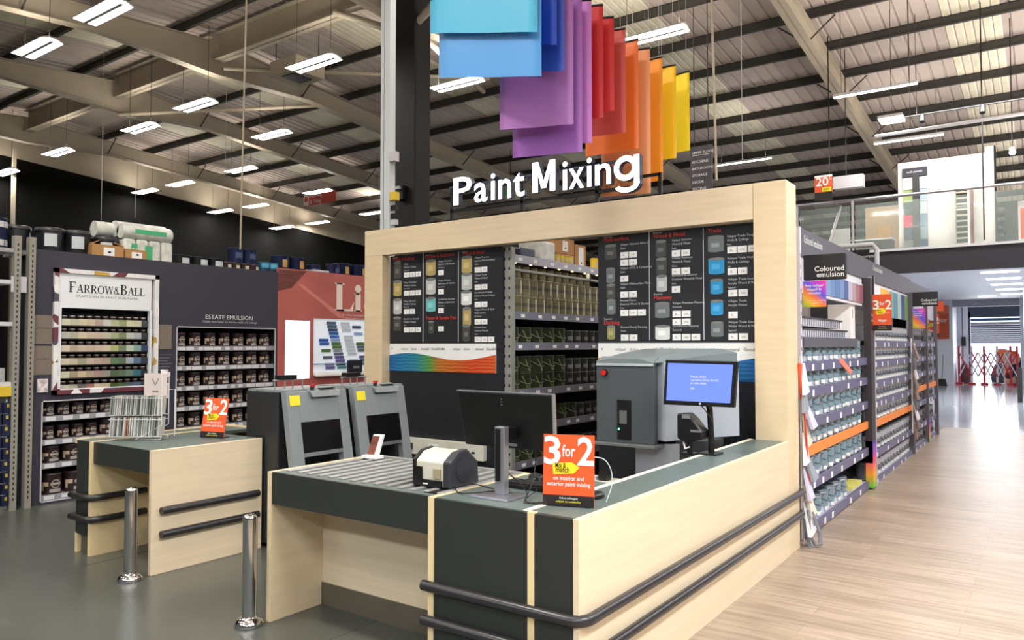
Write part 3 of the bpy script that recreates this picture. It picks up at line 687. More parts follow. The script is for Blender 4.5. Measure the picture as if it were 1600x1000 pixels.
# island counter on the left
t = thing('island_counter', 'smaller separate island counter with timber end at the left', 'counter', (-5.8, 3.4, 0))
IX0, IX1, IY0, IY1 = -6.37, -5.25, 2.93, 3.86
MB().box(IX1-.035, IX1, IY0, IY1, 0, CH, maple_h).build('end_panel', t, .002)
MB().box(-6.12, IX1-.035, IY0+.02, IY1, CH-.03, CH-.002, lam).box(IX0, -6.16, IY0+.01, 4.25, CH-.03, CH-.002, lam).box(-6.16, -5.95, IY1, 4.25, CH-.03, CH-.002, lam).build('worktop', t)
MB().box(-6.12, IX1-.035, IY0+.01, IY0+.03, .72, CH-.004, lam_d).build('front_rail', t)
MB().box(-6.12, IX1-.035, 3.42, 3.45, .14, .78, maple).build('back_panel', t)
MB().box(-6.12, IX1-.035, 3.41, 3.43, 0, .14, mat('kick_dark', (58, 44, 34), .5)).build('toe_kick', t)
MB().box(-6.16, -6.12, IY0-.005, IY1, 0, CH+.001, maple_edge).build('inner_panel', t)
MB().box(IX0, -6.16, IY0, IY0+.02, .15, CH-.004, lam_d).build('front_panel', t)
MB().box(IX0+.03, -6.16, IY0+.03, IY0+.05, 0, .15, kick).box(IX0-.01, IX0+.03, IY0, IY0+.03, 0, .16, maple_edge).build('plinth', t)
MB().box(IX0, -5.9, 4.25, 4.29, CH-.2, CH+.01, maple_edge).box(IX0-.03, IX0, IY0, 4.29, CH-.03, CH+.004, maple_edge).build('edge_trim', t)
MB().box(IX0-.01, IX0+.01, IY0+.02, 4.28, 0, CH-.03, maple).build('rear_panel', t)
for z, w1, w2 in ((.455, 'upper', ''), (.285, 'lower', '')):
    MB().tube([(IX1+.028, IY0+.06, z), (IX1+.028, IY1-.05, z)], .028, rubber, 12).build('end_bumper', t)
    MB().tube([(IX0-.05, 3.05, z), (IX0-.045, 2.96, z), (IX0-.02, 2.90, z), (-6.18, 2.90, z), (-6.10, 2.92, z), (-6.085, 3.0, z), (-6.085, 3.35, z)], .026, rubber, 10).build('corner_bumper', t)
# bollards
for (x, y, lb) in ((-5.279, 2.80, 'polished steel bollard in front of the island counter'), (-3.866, 2.765, 'polished steel bollard at the left end of the roller counter')):
    t = thing('bollard', lb, 'bollard', (x, y, 0), None)
    MB().lathe([(.042, 0), (.042, .625), (.040, .638), (.030, .646), (.0, .65)], steel, 24, (x, y, 0)).build('post', t)
    MB().lathe([(.080, 0), (.084, .006), (.082, .018), (.072, .036), (.056, .05), (.043, .056)], steel, 24, (x, y, 0)).build('base_flange', t)

# ================================================================== MENU BOARDS (end panels of the gondolas)
wave_m = ramp_mat('wave_rainbow', [(0, (28, 110, 180)), (.25, (40, 140, 170)), (.4, (90, 160, 70)), (.5, (200, 120, 40)), (.8, (222, 78, 36)), (1, (226, 96, 40))], 'X', .5, wave=9)
TINC = {'g': (176, 156, 100), 's': (186, 190, 188), 'k': (70, 70, 68), 'w': (220, 222, 218), 't': (110, 186, 186), 'b': (46, 146, 200), 'm': (110, 116, 118), 'o': (150, 146, 96)}
def menu_board(name, lb, x0, x1, ztop, zbot_print, sx, ox, sy, oy, cols, seps, wave, wave_m, Y=6.235):
    """lists are read off the enlarged photo: u,v -> pixel -> the board plane"""
    def P(u, v): p = at(ox+u/sx, oy+v/sy, Y=Y-.006); return p
    t = thing(name, lb, 'menu board', (x0, Y, 0))
    MB().box(x0, x1, Y, Y+.03, .05, ztop, board).build('panel', t)
    txt = MB(); hd = MB(); pr = MB(); pic = MB()
    for kind, u, v, s in cols:
        p = P(u, v)
        if kind == 'H': hd.text(s, (p.x, Y-.004, p.z), .05, red, bold=.012)
        elif kind == 'h': txt.text(s, (p.x, Y-.004, p.z), .026, lightgrey)
        elif kind == 'T':
            for k, l in enumerate(s.split('|')): txt.text(l, (p.x, Y-.004, p.z-k*.034), .028 if k < 2 else .022, lightgrey)
        elif kind == 'P':
            for k in range(s): pr.box(p.x+k*.088, p.x+k*.088+.078, Y-.004, Y, p.z-.028, p.z+.028, paper).text(['5L', '2.5L', '10L'][k], (p.x+k*.088+.024, Y-.006, p.z-.008), .022, black)
        elif kind == 'I':
            c, wd, ht = s; m = mat('print_tin_'+c, TINC[c], .5); m2 = mat('print_lid', (120, 122, 120), .4); 
            n = 10; q = [(p.x+wd*.5*math.cos(PI+PI*k/n), Y-.004, p.z-ht*.42+ht*.09*math.sin(PI+PI*k/n)) for k in range(n+1)]
            q += [(p.x+wd*.5*math.cos(PI*k/n), Y-.004, p.z+ht*.42+ht*.0*math.sin(PI*k/n)) for k in range(0, n+1)]
            pic.poly(q, m)
            pic.poly([(p.x+wd*.52*math.cos(2*PI*k/16), Y-.006, p.z+ht*.42+ht*.1*math.sin(2*PI*k/16)) for k in range(16)], m2)
            if c in 'gswbto': pic.box(p.x-wd*.3, p.x+wd*.22, Y-.006, Y-.005, p.z-ht*.22, p.z+ht*.12, mat('print_label_'+c, [min(255, a+26) for a in TINC[c]], .5))
            else: pic.box(p.x-wd*.3, p.x+wd*.22, Y-.006, Y-.005, p.z-ht*.2, p.z+ht*.05, mat('print_label_'+c, [a+40 for a in TINC[c]], .5))
    for u, v0, v1 in seps:
        a = P(u, v0); b = P(u, v1); txt.box(a.x, a.x+.006, Y-.004, Y, b.z, a.z, lightgrey)
    hd.build('heading_print', t); txt.build('text_print', t); pr.build('price_labels', t); pic.build('tin_pictures', t)
    # brand strip and rainbow wave
    wz1, wz0, wx0, wx1 = wave
    MB().box(wx0, wx1, Y-.006, Y, wz0, wz1, paper).build('brand_strip', t)
    mb = MB()
    for k, s in enumerate(['V', 'valspar', 'dulux', 'ronseal', 'GoodHome']*2):
        mb.text(s, (wx0+.03+(wx1-wx0)*k/10, Y-.008, wz1-.07), .04, black if s in ('ronseal', 'GoodHome', 'V') else greym)
    mb.build('brand_lettering', t)
    n = 40; top = []; L = wx1-wx0; hh = wz1-wz0
    for k in range(n+1):
        f = k/n; top.append((wx0+L*f, Y-.009, wz0+hh*(.52+.13*math.sin(f*2*PI*1.02+.35)*(1 if f < .5 else 1)+.04*f)))
    vs = top+[(a, b, wz0) for a, b, c in top]
    MB().add(vs, [(i, n+1+i, n+2+i, i+1) for i in range(n)], wave_m).build('wave_print', t)
    return t
L5 = [('h', 66, 115, 'Interior'), ('H', 66, 135, 'Walls & Ceilings'), ('I', 100, 200, ('k', .11, .2)), ('T', 146, 165, 'V700|Walls & Ceilings|Washable'), ('P', 148, 237, 3),
 ('I', 100, 335, ('g', .13, .18)), ('T', 146, 300, 'Valspar Premium|Walls & Ceilings|Matt & Silk'), ('P', 148, 373, 3), ('I', 100, 470, ('s', .13, .18)), ('T', 146, 438, 'Valspar Blended|Walls & Ceilings|Matt, Silk'), ('P', 148, 510, 2),
 ('I', 98, 600, ('k', .12, .16)), ('T', 146, 570, 'GoodHome Durable|Walls & Ceilings|Matt'), ('P', 148, 645, 3),
 ('h', 310, 95, 'Interior'), ('H', 308, 112, 'Kitchen & Bathroom'), ('I', 348, 180, ('g', .14, .18)), ('T', 402, 142, 'Valspar Premium|Kitchen & Bathroom|Mid Sheen'), ('P', 402, 220, 1),
 ('I', 348, 320, ('s', .14, .18)), ('T', 402, 285, 'Valspar Kitchen|Bathroom & Kitchen|Soft Sheen'), ('P', 402, 362, 1), ('I', 348, 455, ('t', .14, .16)), ('T', 402, 425, 'GoodHome Durable|Kitchen & Bathroom|Mid Sheen'), ('P', 402, 502, 1),
 ('H', 312, 570, 'Tester & Sample Pots'), ('I', 350, 625, ('k', .08, .14)), ('P', 402, 637, 1),
 ('h', 580, 72, 'Interior'), ('H', 580, 90, 'Wood & Metal'), ('I', 615, 158, ('g', .14, .18)), ('T', 674, 115, 'Valspar Premium|Interior Wood & Metal|Gloss'), ('P', 674, 200, 2), ('I', 615, 285, ('s', .14, .18)), ('T', 674, 245, 'Valspar Trade|Wood & Metal|Satin'), ('P', 674, 328, 2),
 ('I', 612, 408, ('w', .14, .15)), ('T', 674, 375, 'GoodHome Durable|Interior Wood & Metal|Satin'), ('P', 674, 457, 2), ('I', 616, 545, ('g', .11, .2)), ('T', 674, 502, 'Valspar Wood & Floor|Multi-surface|Mid Sheen'), ('P', 674, 585, 2),
 ('I', 612, 668, ('k', .1, .18)), ('T', 674, 633, 'Ronseal Stays|Interior Varnish|Satin'), ('P', 674, 716, 3)]
menu_board('menu_board', 'tall black paint menu board on the left with rainbow wave print below', -6.15, -4.55, 2.668, 1.35, 905/190, 600, 1000/210, 380, L5, [(289, 70, 735), (551, 60, 735)], (1.665, 1.357, -6.15, -4.63), wave_m)
R6 = [('h', 18, 158, 'Exterior'), ('H', 14, 185, 'Multi-surface'), ('I', 68, 262, ('k', .12, .14)), ('T', 142, 215, 'Valspar Ultimate All-in-1|Satin'), ('P', 142, 288, 2), ('P', 142, 346, 2), ('I', 68, 440, ('m', .09, .14)), ('T', 142, 395, 'Valspar uPVC & Composite|Satin'), ('P', 142, 468, 1),
 ('I', 70, 562, ('k', .09, .14)), ('T', 142, 515, 'Valspar Multi-surface Floor|Satin'), ('P', 142, 588, 2), ('I', 72, 680, ('m', .09, .14)), ('T', 142, 640, 'Ronseal Fence|External Wood & Garden|Matt'), ('P', 142, 727, 3), ('h', 20, 780, 'Exterior'), ('H', 18, 815, 'Decking'),
 ('I', 72, 875, ('o', .08, .13)), ('T', 146, 843, 'Ronseal Everly Decking|Satin'), ('P', 146, 915, 2),
 ('h', 392, 125, 'Exterior'), ('H', 392, 158, 'Wood & Metal'), ('I', 452, 235, ('k', .1, .15)), ('T', 535, 182, 'Valspar Exterior|Wood & Metal|Satin'), ('P', 535, 275, 2), ('I', 455, 370, ('k', .1, .15)), ('T', 535, 318, 'Valspar Premium|Wood & Metal|Gloss'), ('P', 535, 412, 2),
 ('I', 458, 500, ('s', .1, .15)), ('T', 535, 450, 'GoodHome Exterior|Outdoor Wood & Metal|Satin'), ('P', 535, 548, 1), ('h', 398, 592, 'Exterior'), ('H', 398, 625, 'Masonry'), ('I', 462, 705, ('m', .14, .14)), ('T', 540, 660, 'Valspar Premium Masonry|Smooth'), ('P', 540, 735, 2), ('P', 540, 796, 2),
 ('I', 464, 875, ('w', .14, .13)), ('T', 540, 835, 'GoodHome Masonry|Smooth'), ('P', 540, 912, 3),
 ('H', 808, 118, 'Trade'), ('I', 870, 200, ('m', .14, .14)), ('T', 955, 152, 'Valspar Trade Tough|Walls & Ceilings|Matt'), ('P', 958, 248, 3), ('I', 874, 368, ('b', .14, .14)), ('T', 958, 320, 'Valspar Trade Vinyl|Walls & Ceilings|Silk'), ('P', 960, 412, 2),
 ('I', 876, 525, ('b', .11, .13)), ('T', 962, 480, 'Valspar Trade Interior|Acrylic Wood & Metal|Eggshell'), ('P', 964, 577, 2), ('I', 878, 685, ('b', .11, .13)), ('T', 964, 645, 'Valspar Trade|Acrylic Primer'), ('P', 966, 742, 1),
 ('I', 880, 850, ('m', .11, .13)), ('T', 966, 805, 'Valspar Trade Exterior|Water Wood & Metal|Eggshell'), ('P', 966, 908, 2)]
menu_board('menu_board', 'tall black paint menu board on the right behind the tinting machine', -3.435, -1.94, 2.668, 1.35, 1171/240, 940, 1000/205, 340, R6, [(358, 100, 935), (770, 80, 930)], (1.668, 1.345, -3.435, -1.94), ramp_mat('wave_rainbow_mirrored', [(0, (226, 96, 40)), (.2, (222, 78, 36)), (.5, (200, 120, 40)), (.6, (90, 160, 70)), (.72, (40, 140, 170)), (1, (22, 100, 180))], 'X', .5, wave=9))

# ================================================================== TINS
def rim_profile(r, h): return [(r*.98, 0), (r, .006), (r, h-.008), (r*1.01, h-.006), (r*1.01, h)]
silver = mat('tin_silver', (176, 176, 172), .3, .6)
def fb_tin(r, h):
    t = thing('paint_tin', 'x', 'paint tin')
    MB().lathe(rim_profile(r, h), brown, 16).build('body', t)
    MB().lathe([(r*1.02, h-.004), (r*1.02, h+.006), (r*.9, h+.006), (r*.88, h)], mat('lid_brown', (66, 52, 52), .35), 16).build('lid', t)
    mb = MB(); a = .12
    mb.patch(r*1.012, a-.62, a+.62, h*.1, h*.27, mat('label_cream', (168, 160, 152), .6))
    mb.disc(r*1.015, a, h*.52, h*.22, mat('emblem_dark', (58, 46, 46), .5)); mb.disc(r*1.02, a, h*.52, h*.23, mat('emblem_cream', (150, 138, 128), .5), 14, h*.17)
    mb.patch(r*1.025, a-.55, a+.55, h*.47, h*.58, mat('emblem_band', (172, 160, 148), .5))
    mb.patch(r*1.012, a-1.55, a-.72, h*.42, h*.62, mat('brush_print', (190, 164, 138), .6)); mb.patch(r*1.012, a-1.5, a-1.2, h*.2, h*.42, mat('brush_print', (190, 164, 138), .6))
    mb.build('label', t); return Proto(t)
def plain_tin(name, cat, r, h, body, lid, bands=(), handle=None, n=12, vmark=None):
    mb = MB(); mb.lathe(rim_profile(r, h), body, n); mb.lathe([(r*.96, h), (r*1.03, h), (r*1.03, h+.012), (r*.8, h+.012), (r*.78, h+.004)], lid, n)
    for (z0, z1, m, aw) in bands: mb.patch(r*1.02, -aw, aw, h*z0, h*z1, m)
    if handle: mb.tube([((r*1.08)*math.cos(a), (r*1.08)*math.sin(a), h*(.78-.42*math.cos(a))) for a in [-1.5+3*k/8 for k in range(9)]], .004, handle, 4)
    if vmark:
        for sgn in (-1, 1):
            pts = [(r*1.03*math.cos(q), r*1.03*math.sin(q), z) for q, z in ((sgn*.05, h*.15), (sgn*.2, h*.15), (sgn*.75, h*.85), (sgn*.6, h*.85))]
            mb.poly(pts if sgn > 0 else pts[::-1], vmark)
    o = mb.build(name); tag(o, 'x', cat); return Proto(o)
# ---- slate coloured display on the left ------------------------------------------------
DX = -8.5
t = thing('paint_display_gondola', 'long slate purple paint display gondola along the left', 'display', (DX, 5, 0))
mb = MB()
def panel_with_holes(mb, x, y0, y1, z0, z1, holes, m):
    ys_ = sorted({y0, y1, *[h[0] for h in holes], *[h[1] for h in holes]}); zs_ = sorted({z0, z1, *[h[2] for h in holes], *[h[3] for h in holes]})
    for a, b in zip(ys_[:-1], ys_[1:]):
        for c, d in zip(zs_[:-1], zs_[1:]):
            if not any(h[0] <= a and b <= h[1] and h[2] <= c and d <= h[3] for h in holes): mb.box(x-.03, x, a, b, c, d, m)
H1 = (3.68, 4.74, 1.165, 2.42); H2 = (3.55, 4.745, .02, 1.07); H3 = (5.02, 6.44, .02, 1.875)
panel_with_holes(mb, DX, 3.43, 6.47, 0, 2.64, [H1, H2, H3], slate)
mb.build('fascia_panel', t)
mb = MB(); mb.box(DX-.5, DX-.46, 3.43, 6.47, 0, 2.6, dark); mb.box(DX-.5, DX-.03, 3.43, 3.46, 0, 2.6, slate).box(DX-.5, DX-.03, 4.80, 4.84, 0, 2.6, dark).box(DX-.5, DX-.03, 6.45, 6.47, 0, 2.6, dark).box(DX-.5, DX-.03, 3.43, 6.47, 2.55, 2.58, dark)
mb.build('carcass', t)
mb = MB()
for (a, b, c, d) in (H2, H3):
    for q in ((a, a+.012, c, d), (b-.012, b, c, d), (a, b, d-.012, d), (a, b, c, c+.012)): mb.box(DX-.002, DX+.006, q[0], q[1], q[2], q[3], lightgrey)
mb.build('opening_trim', t)
def shelf_strip(parent, x, y0, y1, z, depth, m=shelfm, h=.045, tags=None, tm=paper, lipm=None, rng=None):
    """z is the shelf surface; the ticket strip hangs on its front edge"""
    MB().box(x-depth, x-.005, y0, y1, z-.02, z, m).build('shelf', parent)
    MB().box(x-.005, x+.008, y0, y1, z-h, z+.006, lipm or m).build('ticket_strip', parent)
    if tags:
        mb = MB()
        for (a, b) in tags: mb.box(x+.008, x+.011, a, b, z-h+.006, z-.002, tm)
        mb.build('price_ticket', parent)
strip_grey = mat('strip_grey', (150, 150, 158), .5)
zr3 = [1.63, 1.39, 1.145, .90, .65, .40, .15]
for i, z in enumerate(zr3):
    tg = []; y = 5.05
    while y < 6.36:
        w_ = random.choice([.06, .1, .13]); tg.append((y, min(6.42, y+w_))); y += w_+random.choice([.012, .05, .06])
    shelf_strip(t, DX-.03, 5.02, 6.44, z, .4, h=.05, tags=tg, lipm=strip_grey, tm=mat('ticket_white', (214, 214, 216), .6))
zr2 = [.90, .655, .41, .08]
for i, z in enumerate(zr2):
    shelf_strip(t, DX-.03, 3.56, 4.74, z, .4, h=.05, tags=[(3.6+k*.17, 3.6+k*.17+.1) for k in range(7)], lipm=strip_grey, tm=MATS['ticket_white'])
mb = MB()
for s, z, sz in (('ESTATE EMULSION', 1.975, .075), ):
    mb.text(s, (DX+.003, 5.74, z), sz, white, '+X', align='C', width=.68)
mb.text('Chalky matt finish for interior walls and ceilings', (DX+.003, 5.75, 1.93), .034, lightgrey, '+X', align='C', width=.78)
mb.build('heading_print', t)
taupe = mat('taupe_card', (124, 112, 100), .6)
MB().box(DX, DX+.006, 3.46, 3.64, 1.66, 1.96, taupe).box(DX, DX+.006, 3.46, 3.64, 1.34, 1.64, taupe).build('information_card', t)
MB().box(DX, DX+.006, 4.80, 4.96, 1.60, 1.89, taupe).build('information_card', t)
MB().text('Modern Emulsion', (DX+.008, 3.55, 1.82), .018, black, '+X', align='C').text('Modern Eggshell', (DX+.008, 3.55, 1.5), .018, black, '+X', align='C').build('card_lettering', t)
mb = MB()
for k in range(6): mb.box(DX, DX+.003, 4.80, 4.96-(k % 3)*.02, 1.53-k*.035, 1.537-k*.035, greym)
mb.box(DX, DX+.004, 4.91, 4.95, 1.28, 1.33, white).build('small_print', t)
ps = mat('patterned_leaflet', (206, 196, 196), .6, noise=.5, scale=30)
MB().box(DX, DX+.02, 3.50, 3.60, .98+.18, 1.30-.0, ps).build('leaflet_holder', t)
MB().box(DX, DX+.02, 4.84, 4.92, 1.02, 1.2, ps).build('leaflet_holder', t)
words = ['topmost', 'second', 'third', 'fourth', 'fifth', 'sixth', 'bottom']
TA = fb_tin(.073, .165)
for i, z in enumerate(zr3[:6]):
    for k in range(7):
        TA.put((DX-.13, 5.13+k*.203, z), 'dark brown paint tin, %s from left on %s shelf of the tall right bay' % (ORD[k], words[i]), 'brown tins in the tall right bay', random.uniform(-.12, .12))
TB = fb_tin(.058, .135); TBL = fb_tin(.085, .17); TBM = fb_tin(.098, .21)
def row2(i, items, z):
    y = 3.60
    for k, P_ in enumerate(items):
        r = {TB: .058, TBL: .085, TBM: .098}[P_]; y += r+.016
        P_.put((DX-.14, y, z), 'dark brown paint tin, %s from left on %s shelf of the short lower bay' % (ORD[k], ['topmost', 'second', 'third', 'bottom'][i]), 'brown tins in the short lower bay', random.uniform(-.12, .12)); y += r+.016
row2(0, [TB]*7, .90); row2(1, [TB]*4+[TBL]*2, .655); row2(2, [TBL]*5, .41); row2(3, [TBM]*5, .08)
# colour chip cabinet
mf = mat('splash_print_frame', (226, 222, 222), .5)
nt = mf.node_tree; b = nt.nodes['Principled BSDF']; vo = nt.nodes.new('ShaderNodeTexVoronoi'); vo.inputs['Scale'].default_value = 7; tc = nt.nodes.new('ShaderNodeTexCoord'); nt.links.new(tc.outputs['Object'], vo.inputs[0])
rr = nt.nodes.new('ShaderNodeValToRGB'); rr.color_ramp.interpolation = 'CONSTANT'
for e in range(4): rr.color_ramp.elements.new(.5)
for e, (p, c) in zip(rr.color_ramp.elements, [(0, (228, 226, 228)), (.35, (110, 52, 64)), (.5, (236, 234, 232)), (.62, (196, 158, 70)), (.72, (80, 74, 92)), (.82, (226, 224, 226))]): e.position = p; e.color = (*s2l(c), 1)
sx_ = nt.nodes.new('ShaderNodeSeparateColor'); nt.links.new(vo.outputs['Color'], sx_.inputs[0]); nt.links.new(sx_.outputs[0], rr.inputs[0]); nt.links.new(rr.outputs[0], b.inputs['Base Color'])
t = thing('sample_pot_cabinet', 'white framed sample pot cabinet with brand header in the slate display', 'cabinet', (DX, 4.2, 1.15))
mb = MB(); a, b_, c, d = 3.64, 4.78, 1.13, 2.46
for q in ((a, a+.045, c, d), (b_-.05, b_, c, d), (a, b_, d-.045, d), (a, b_, c, c+.045)): mb.box(DX-.03, DX+.035, q[0], q[1], q[2], q[3], mf)
mb.build('printed_frame', t)
MB().box(DX-.03, DX+.012, 3.685, 4.70, 2.045, 2.415, mat('header_white', (232, 234, 238), .5)).build('header_panel', t)
MB().box(DX-.03, DX+.02, 3.685, 3.72, 1.175, 2.05, MATS['header_white']).box(DX-.03, DX+.02, 4.68, 4.705, 1.175, 2.05, MATS['header_white']).box(DX-.03, DX+.02, 3.685, 4.70, 1.165, 1.185, MATS['header_white']).build('inner_frame', t)
MB().box(DX-.2, DX-.19, 3.70, 4.72, 1.17, 2.05, dark).build('backing', t)
# serif lettering drawn as strokes
def serif(mb, s, x, y0, z0, h, m):
    """thick stems with slab serifs, on a plane facing +X; returns the end"""
    T, tn, sf = .15, .055, .05
    def stem(a, z1=1, z2=0, t_=T):
        mb.box(x, x+.002, y0+(a)*h, y0+(a+t_)*h, z0+z2*h, z0+z1*h, m)
    def bar(a, b, z, t_=tn): mb.box(x, x+.002, y0+a*h, y0+b*h, z0+(z-t_)*h, z0+z*h, m)
    def ring(cy, cz, ry, rz, ty, tz, a0=0, a1=2*PI, n=18):
        vs = []
        for k in range(n+1):
            q = a0+(a1-a0)*k/n
            vs += [(x+.001, y0+(cy+ry*math.cos(q))*h, z0+(cz+rz*math.sin(q))*h), (x+.001, y0+(cy+(ry-ty)*math.cos(q))*h, z0+(cz+(rz-tz)*math.sin(q))*h)]
        mb.add(vs, [(2*k, 2*k+2, 2*k+3, 2*k+1) for k in range(n)], m)
    def diag(a, za, b, zb, t_): mb.poly([(x+.001, y0+a*h, z0+za*h), (x+.001, y0+(a+t_)*h, z0+za*h), (x+.001, y0+(b+t_)*h, z0+zb*h), (x+.001, y0+b*h, z0+zb*h)], m)
    W = .7
    for ch in [s]:
        if ch == 'F': stem(.08); bar(0, .32, tn); bar(0, .62, 1); bar(.1, .5, .56); mb.box(x, x+.002, y0+.57*h, y0+.62*h, z0+.8*h, z0+h, m); W = .68
        elif ch == 'A': diag(.05, 0, .36, 1, .05); diag(.6, 0, .34, 1, .15); bar(.16, .62, .36); bar(-.03, .2, tn); bar(.5, .84, tn); W = .82
        elif ch == 'R': stem(.08); bar(0, .32, tn); bar(0, .4, 1); bar(.1, .4, .5); ring(.38, .74, .26, .26, .13, .06, -PI/2, PI/2); diag(.62, 0, .3, .5, .14); bar(.56, .82, tn); W = .78
        elif ch == 'O': ring(.42, .5, .42, .52, .15, .05); W = .88
        elif ch == 'W': diag(.26, 0, .02, 1, .13); diag(.28, 0, .5, 1, .05); diag(.72, 0, .48, 1, .13); diag(.74, 0, .96, 1, .05); bar(-.04, .22, 1); bar(.86, 1.08, 1); W = 1.06
        elif ch == '&': ring(.34, .76, .17, .24, .07, .05); ring(.3, .26, .28, .28, .12, .05, PI*.35, PI*1.9); diag(.6, 0, .2, .72, .13); W = .82
        elif ch == 'B': stem(.08); bar(0, .4, tn); bar(0, .4, 1); bar(.1, .4, .55); ring(.36, .77, .24, .23, .12, .06, -PI/2, PI/2); ring(.38, .26, .28, .26, .13, .06, -PI/2, PI/2); W = .74
        elif ch == 'L': stem(.08); bar(0, .34, tn); bar(0, .34, 1); bar(.1, .62, tn); mb.box(x, x+.002, y0+.57*h, y0+.62*h, z0, z0+.24*h, m); W = .68
    return y0+W*h
mb = MB(); y = 3.79
for ch, big in (('F', 1), ('A', 0), ('R', 0), ('R', 0), ('O', 0), ('W', 0), ('&', 0), ('B', 1), ('A', 0), ('L', 0), ('L', 0)):
    y = serif(mb, ch, DX+.014, y, 2.215, .112 if big else .086, black)+.004
LETEND = y
mb.build('brand_lettering', t)
MB().text('CRAFTSMEN IN PAINT AND PAPER', (DX+.014, 4.2, 2.165), .035, greym, '+X', align='C', width=.68).build('tagline', t)
chips = [[(206, 204, 178), (190, 186, 164), (208, 200, 170), (200, 186, 160), (176, 160, 150), (200, 198, 192), (176, 180, 144), (148, 158, 118), (204, 202, 170), (196, 190, 160), (66, 68, 74)],
 [(182, 180, 172), (176, 170, 150), (204, 192, 164), (196, 180, 152), (196, 176, 160), (190, 184, 168), (160, 168, 130), (126, 138, 100), (188, 192, 178), (170, 176, 180), (44, 48, 52)],
 [(210, 200, 178), (178, 164, 142), (196, 180, 158), (192, 170, 152), (196, 180, 164), (204, 190, 164), (168, 178, 116), (118, 132, 98), (184, 192, 178), (128, 160, 156), (40, 56, 96)],
 [(206, 200, 178), (192, 184, 156), (158, 156, 128), (190, 176, 158), (182, 160, 146), (170, 152, 136), (92, 124, 94), (96, 108, 84), (160, 170, 184), (86, 112, 138), (46, 56, 70)],
 [(200, 200, 170), (160, 144, 122), (194, 176, 148), (172, 154, 134), (166, 136, 130), (146, 140, 132), (76, 94, 66), (84, 104, 80), (100, 124, 110), (44, 100, 118), (30, 40, 50)],
 [(176, 170, 158), (160, 154, 134), (86, 88, 84), (136, 96, 84), (176, 160, 138), (170, 162, 132), (62, 76, 32), (66, 84, 42), (60, 76, 88), (66, 86, 104), (36, 42, 50)]]
pot = thing('sample_pot', 'x', 'sample pot')
MB().lathe([(.03, 0), (.03, .05), (.031, .055), (.031, .06)], brown, 10).build('pot', pot); MB().lathe([(.033, .06), (.033, .07), (.02, .072)], mat('pot_lid', (160, 152, 146), .35, .3), 10).build('lid', pot)
PP = Proto(pot); SWL = []
for i in range(6):
    zb = 1.868-i*.1405
    MB().box(DX-.19, DX-.012, 3.72, 4.68, zb-.02, zb-.008, blackm).build('shelf', t)
    for k in range(11):
        y = 3.735+k*.0865
        o = PP.put((DX-.064, y+.043, zb+.028), 'small sample pot with colour swatch, %s from left on %s shelf of the white cabinet' % (ORD[k], ['top', 'second', 'third', 'fourth', 'fifth', 'bottom'][i]), 'sample pots in the white cabinet')
        SWL.append((o, i, k))
    MB().box(DX-.1, DX-.03, 3.72, 4.68, zb-.008, zb+.028, blackm).build('riser', t)
for o, i, k in SWL: MB().box(.045, .052, -.043, .043, -.036, .034, mat('chip_%d_%d_%d' % chips[i][k], chips[i][k], .55)).build('swatch', o, local=True)
# ---- coral coloured display ------------------------------------------------
coral = mat('coral_print', (184, 96, 88), .5, noise=.1, scale=1.6, stretch=(1, .6, 1.6))
t = thing('colour_wall_display', 'coral red colour card display with light box beside the slate gondola', 'display', (DX, 7.5, 0))
H4 = (6.60, 7.03, 1.18, 1.99); H5 = (7.09, 8.9, 1.21, 2.03)
mb = MB(); panel_with_holes(mb, DX, 6.475, 9.1, 0, 2.70, [H4, H5], coral); mb.build('panel', t)
MB().box(DX-.3, DX-.1, 6.475, 9.1, 0, 2.6, mat('coral_dark', (160, 70, 66), .6)).build('carcass', t)
MB().box(DX-.02, DX-.012, 6.6, 7.03, 1.18, 1.99, mat('lightbox', (240, 244, 255), .4, emit=1.3)).build('light_box', t)
MB().box(DX-.03, DX-.02, 7.09, 8.9, 1.21, 2.03, mat('cardwall', (222, 230, 240), .4, emit=.35)).build('card_backboard', t)
rng = random.Random(3)
pal = [(60, 120, 136), (90, 150, 160), (120, 170, 184), (70, 96, 124), (48, 70, 110), (30, 90, 180), (60, 110, 200), (150, 180, 230), (120, 150, 90), (80, 120, 60), (150, 160, 170), (96, 110, 130), (190, 200, 220), (100, 90, 160)]
for c0, n0 in ((7.12, 0), (7.28, 2), (7.60, 1), (7.82, 3), (8.1, 5), (8.35, 0), (8.6, 6)):
    for r in range(14):
        z = 1.99-r*.05
        if c0 < 7.2 and r < 5: continue
        if c0 == 7.28 and r < 0: continue
        yy = c0+r*.016
        if yy+.17 > 8.88: continue
        c = pal[(n0+r+(rng.random() < .3)) % len(pal)] if c0 in (7.28, 8.1) or rng.random() < .55 else (222, 226, 232)
        if c0 in (7.60,) : c = (206, 216, 228) if rng.random() < .8 else c
        if c != (222, 226, 232): MB().box(DX-.02, DX-.008, yy+(.06 if c0 == 7.28 else 0), yy+.17+(.06 if c0 == 7.28 else 0), z-.044, z, mat('swatch_%d_%d_%d' % c, c, .5)).build('colour_card', t)
MB().hexa([(DX-.02, 7.09, 1.24), (DX+.06, 7.09, 1.2), (DX+.06, 8.9, 1.2), (DX-.02, 8.9, 1.24)], [(DX-.02, 7.09, 1.26), (DX+.06, 7.09, 1.22), (DX+.06, 8.9, 1.22), (DX-.02, 8.9, 1.26)], white).build('ledge', t)
MB().box(DX+.0, DX+.05, 7.72, 7.98, 1.24, 1.42, mat('navy_case', (24, 26, 40), .4)).box(DX+.05, DX+.055, 7.8, 7.92, 1.3, 1.34, greym).build('sample_case', t)
MB().box(DX-.01, DX+.01, 7.09, 8.9, 1.37, 1.385, mat('pale_blue_rail', (150, 170, 200), .4)).build('rail', t)
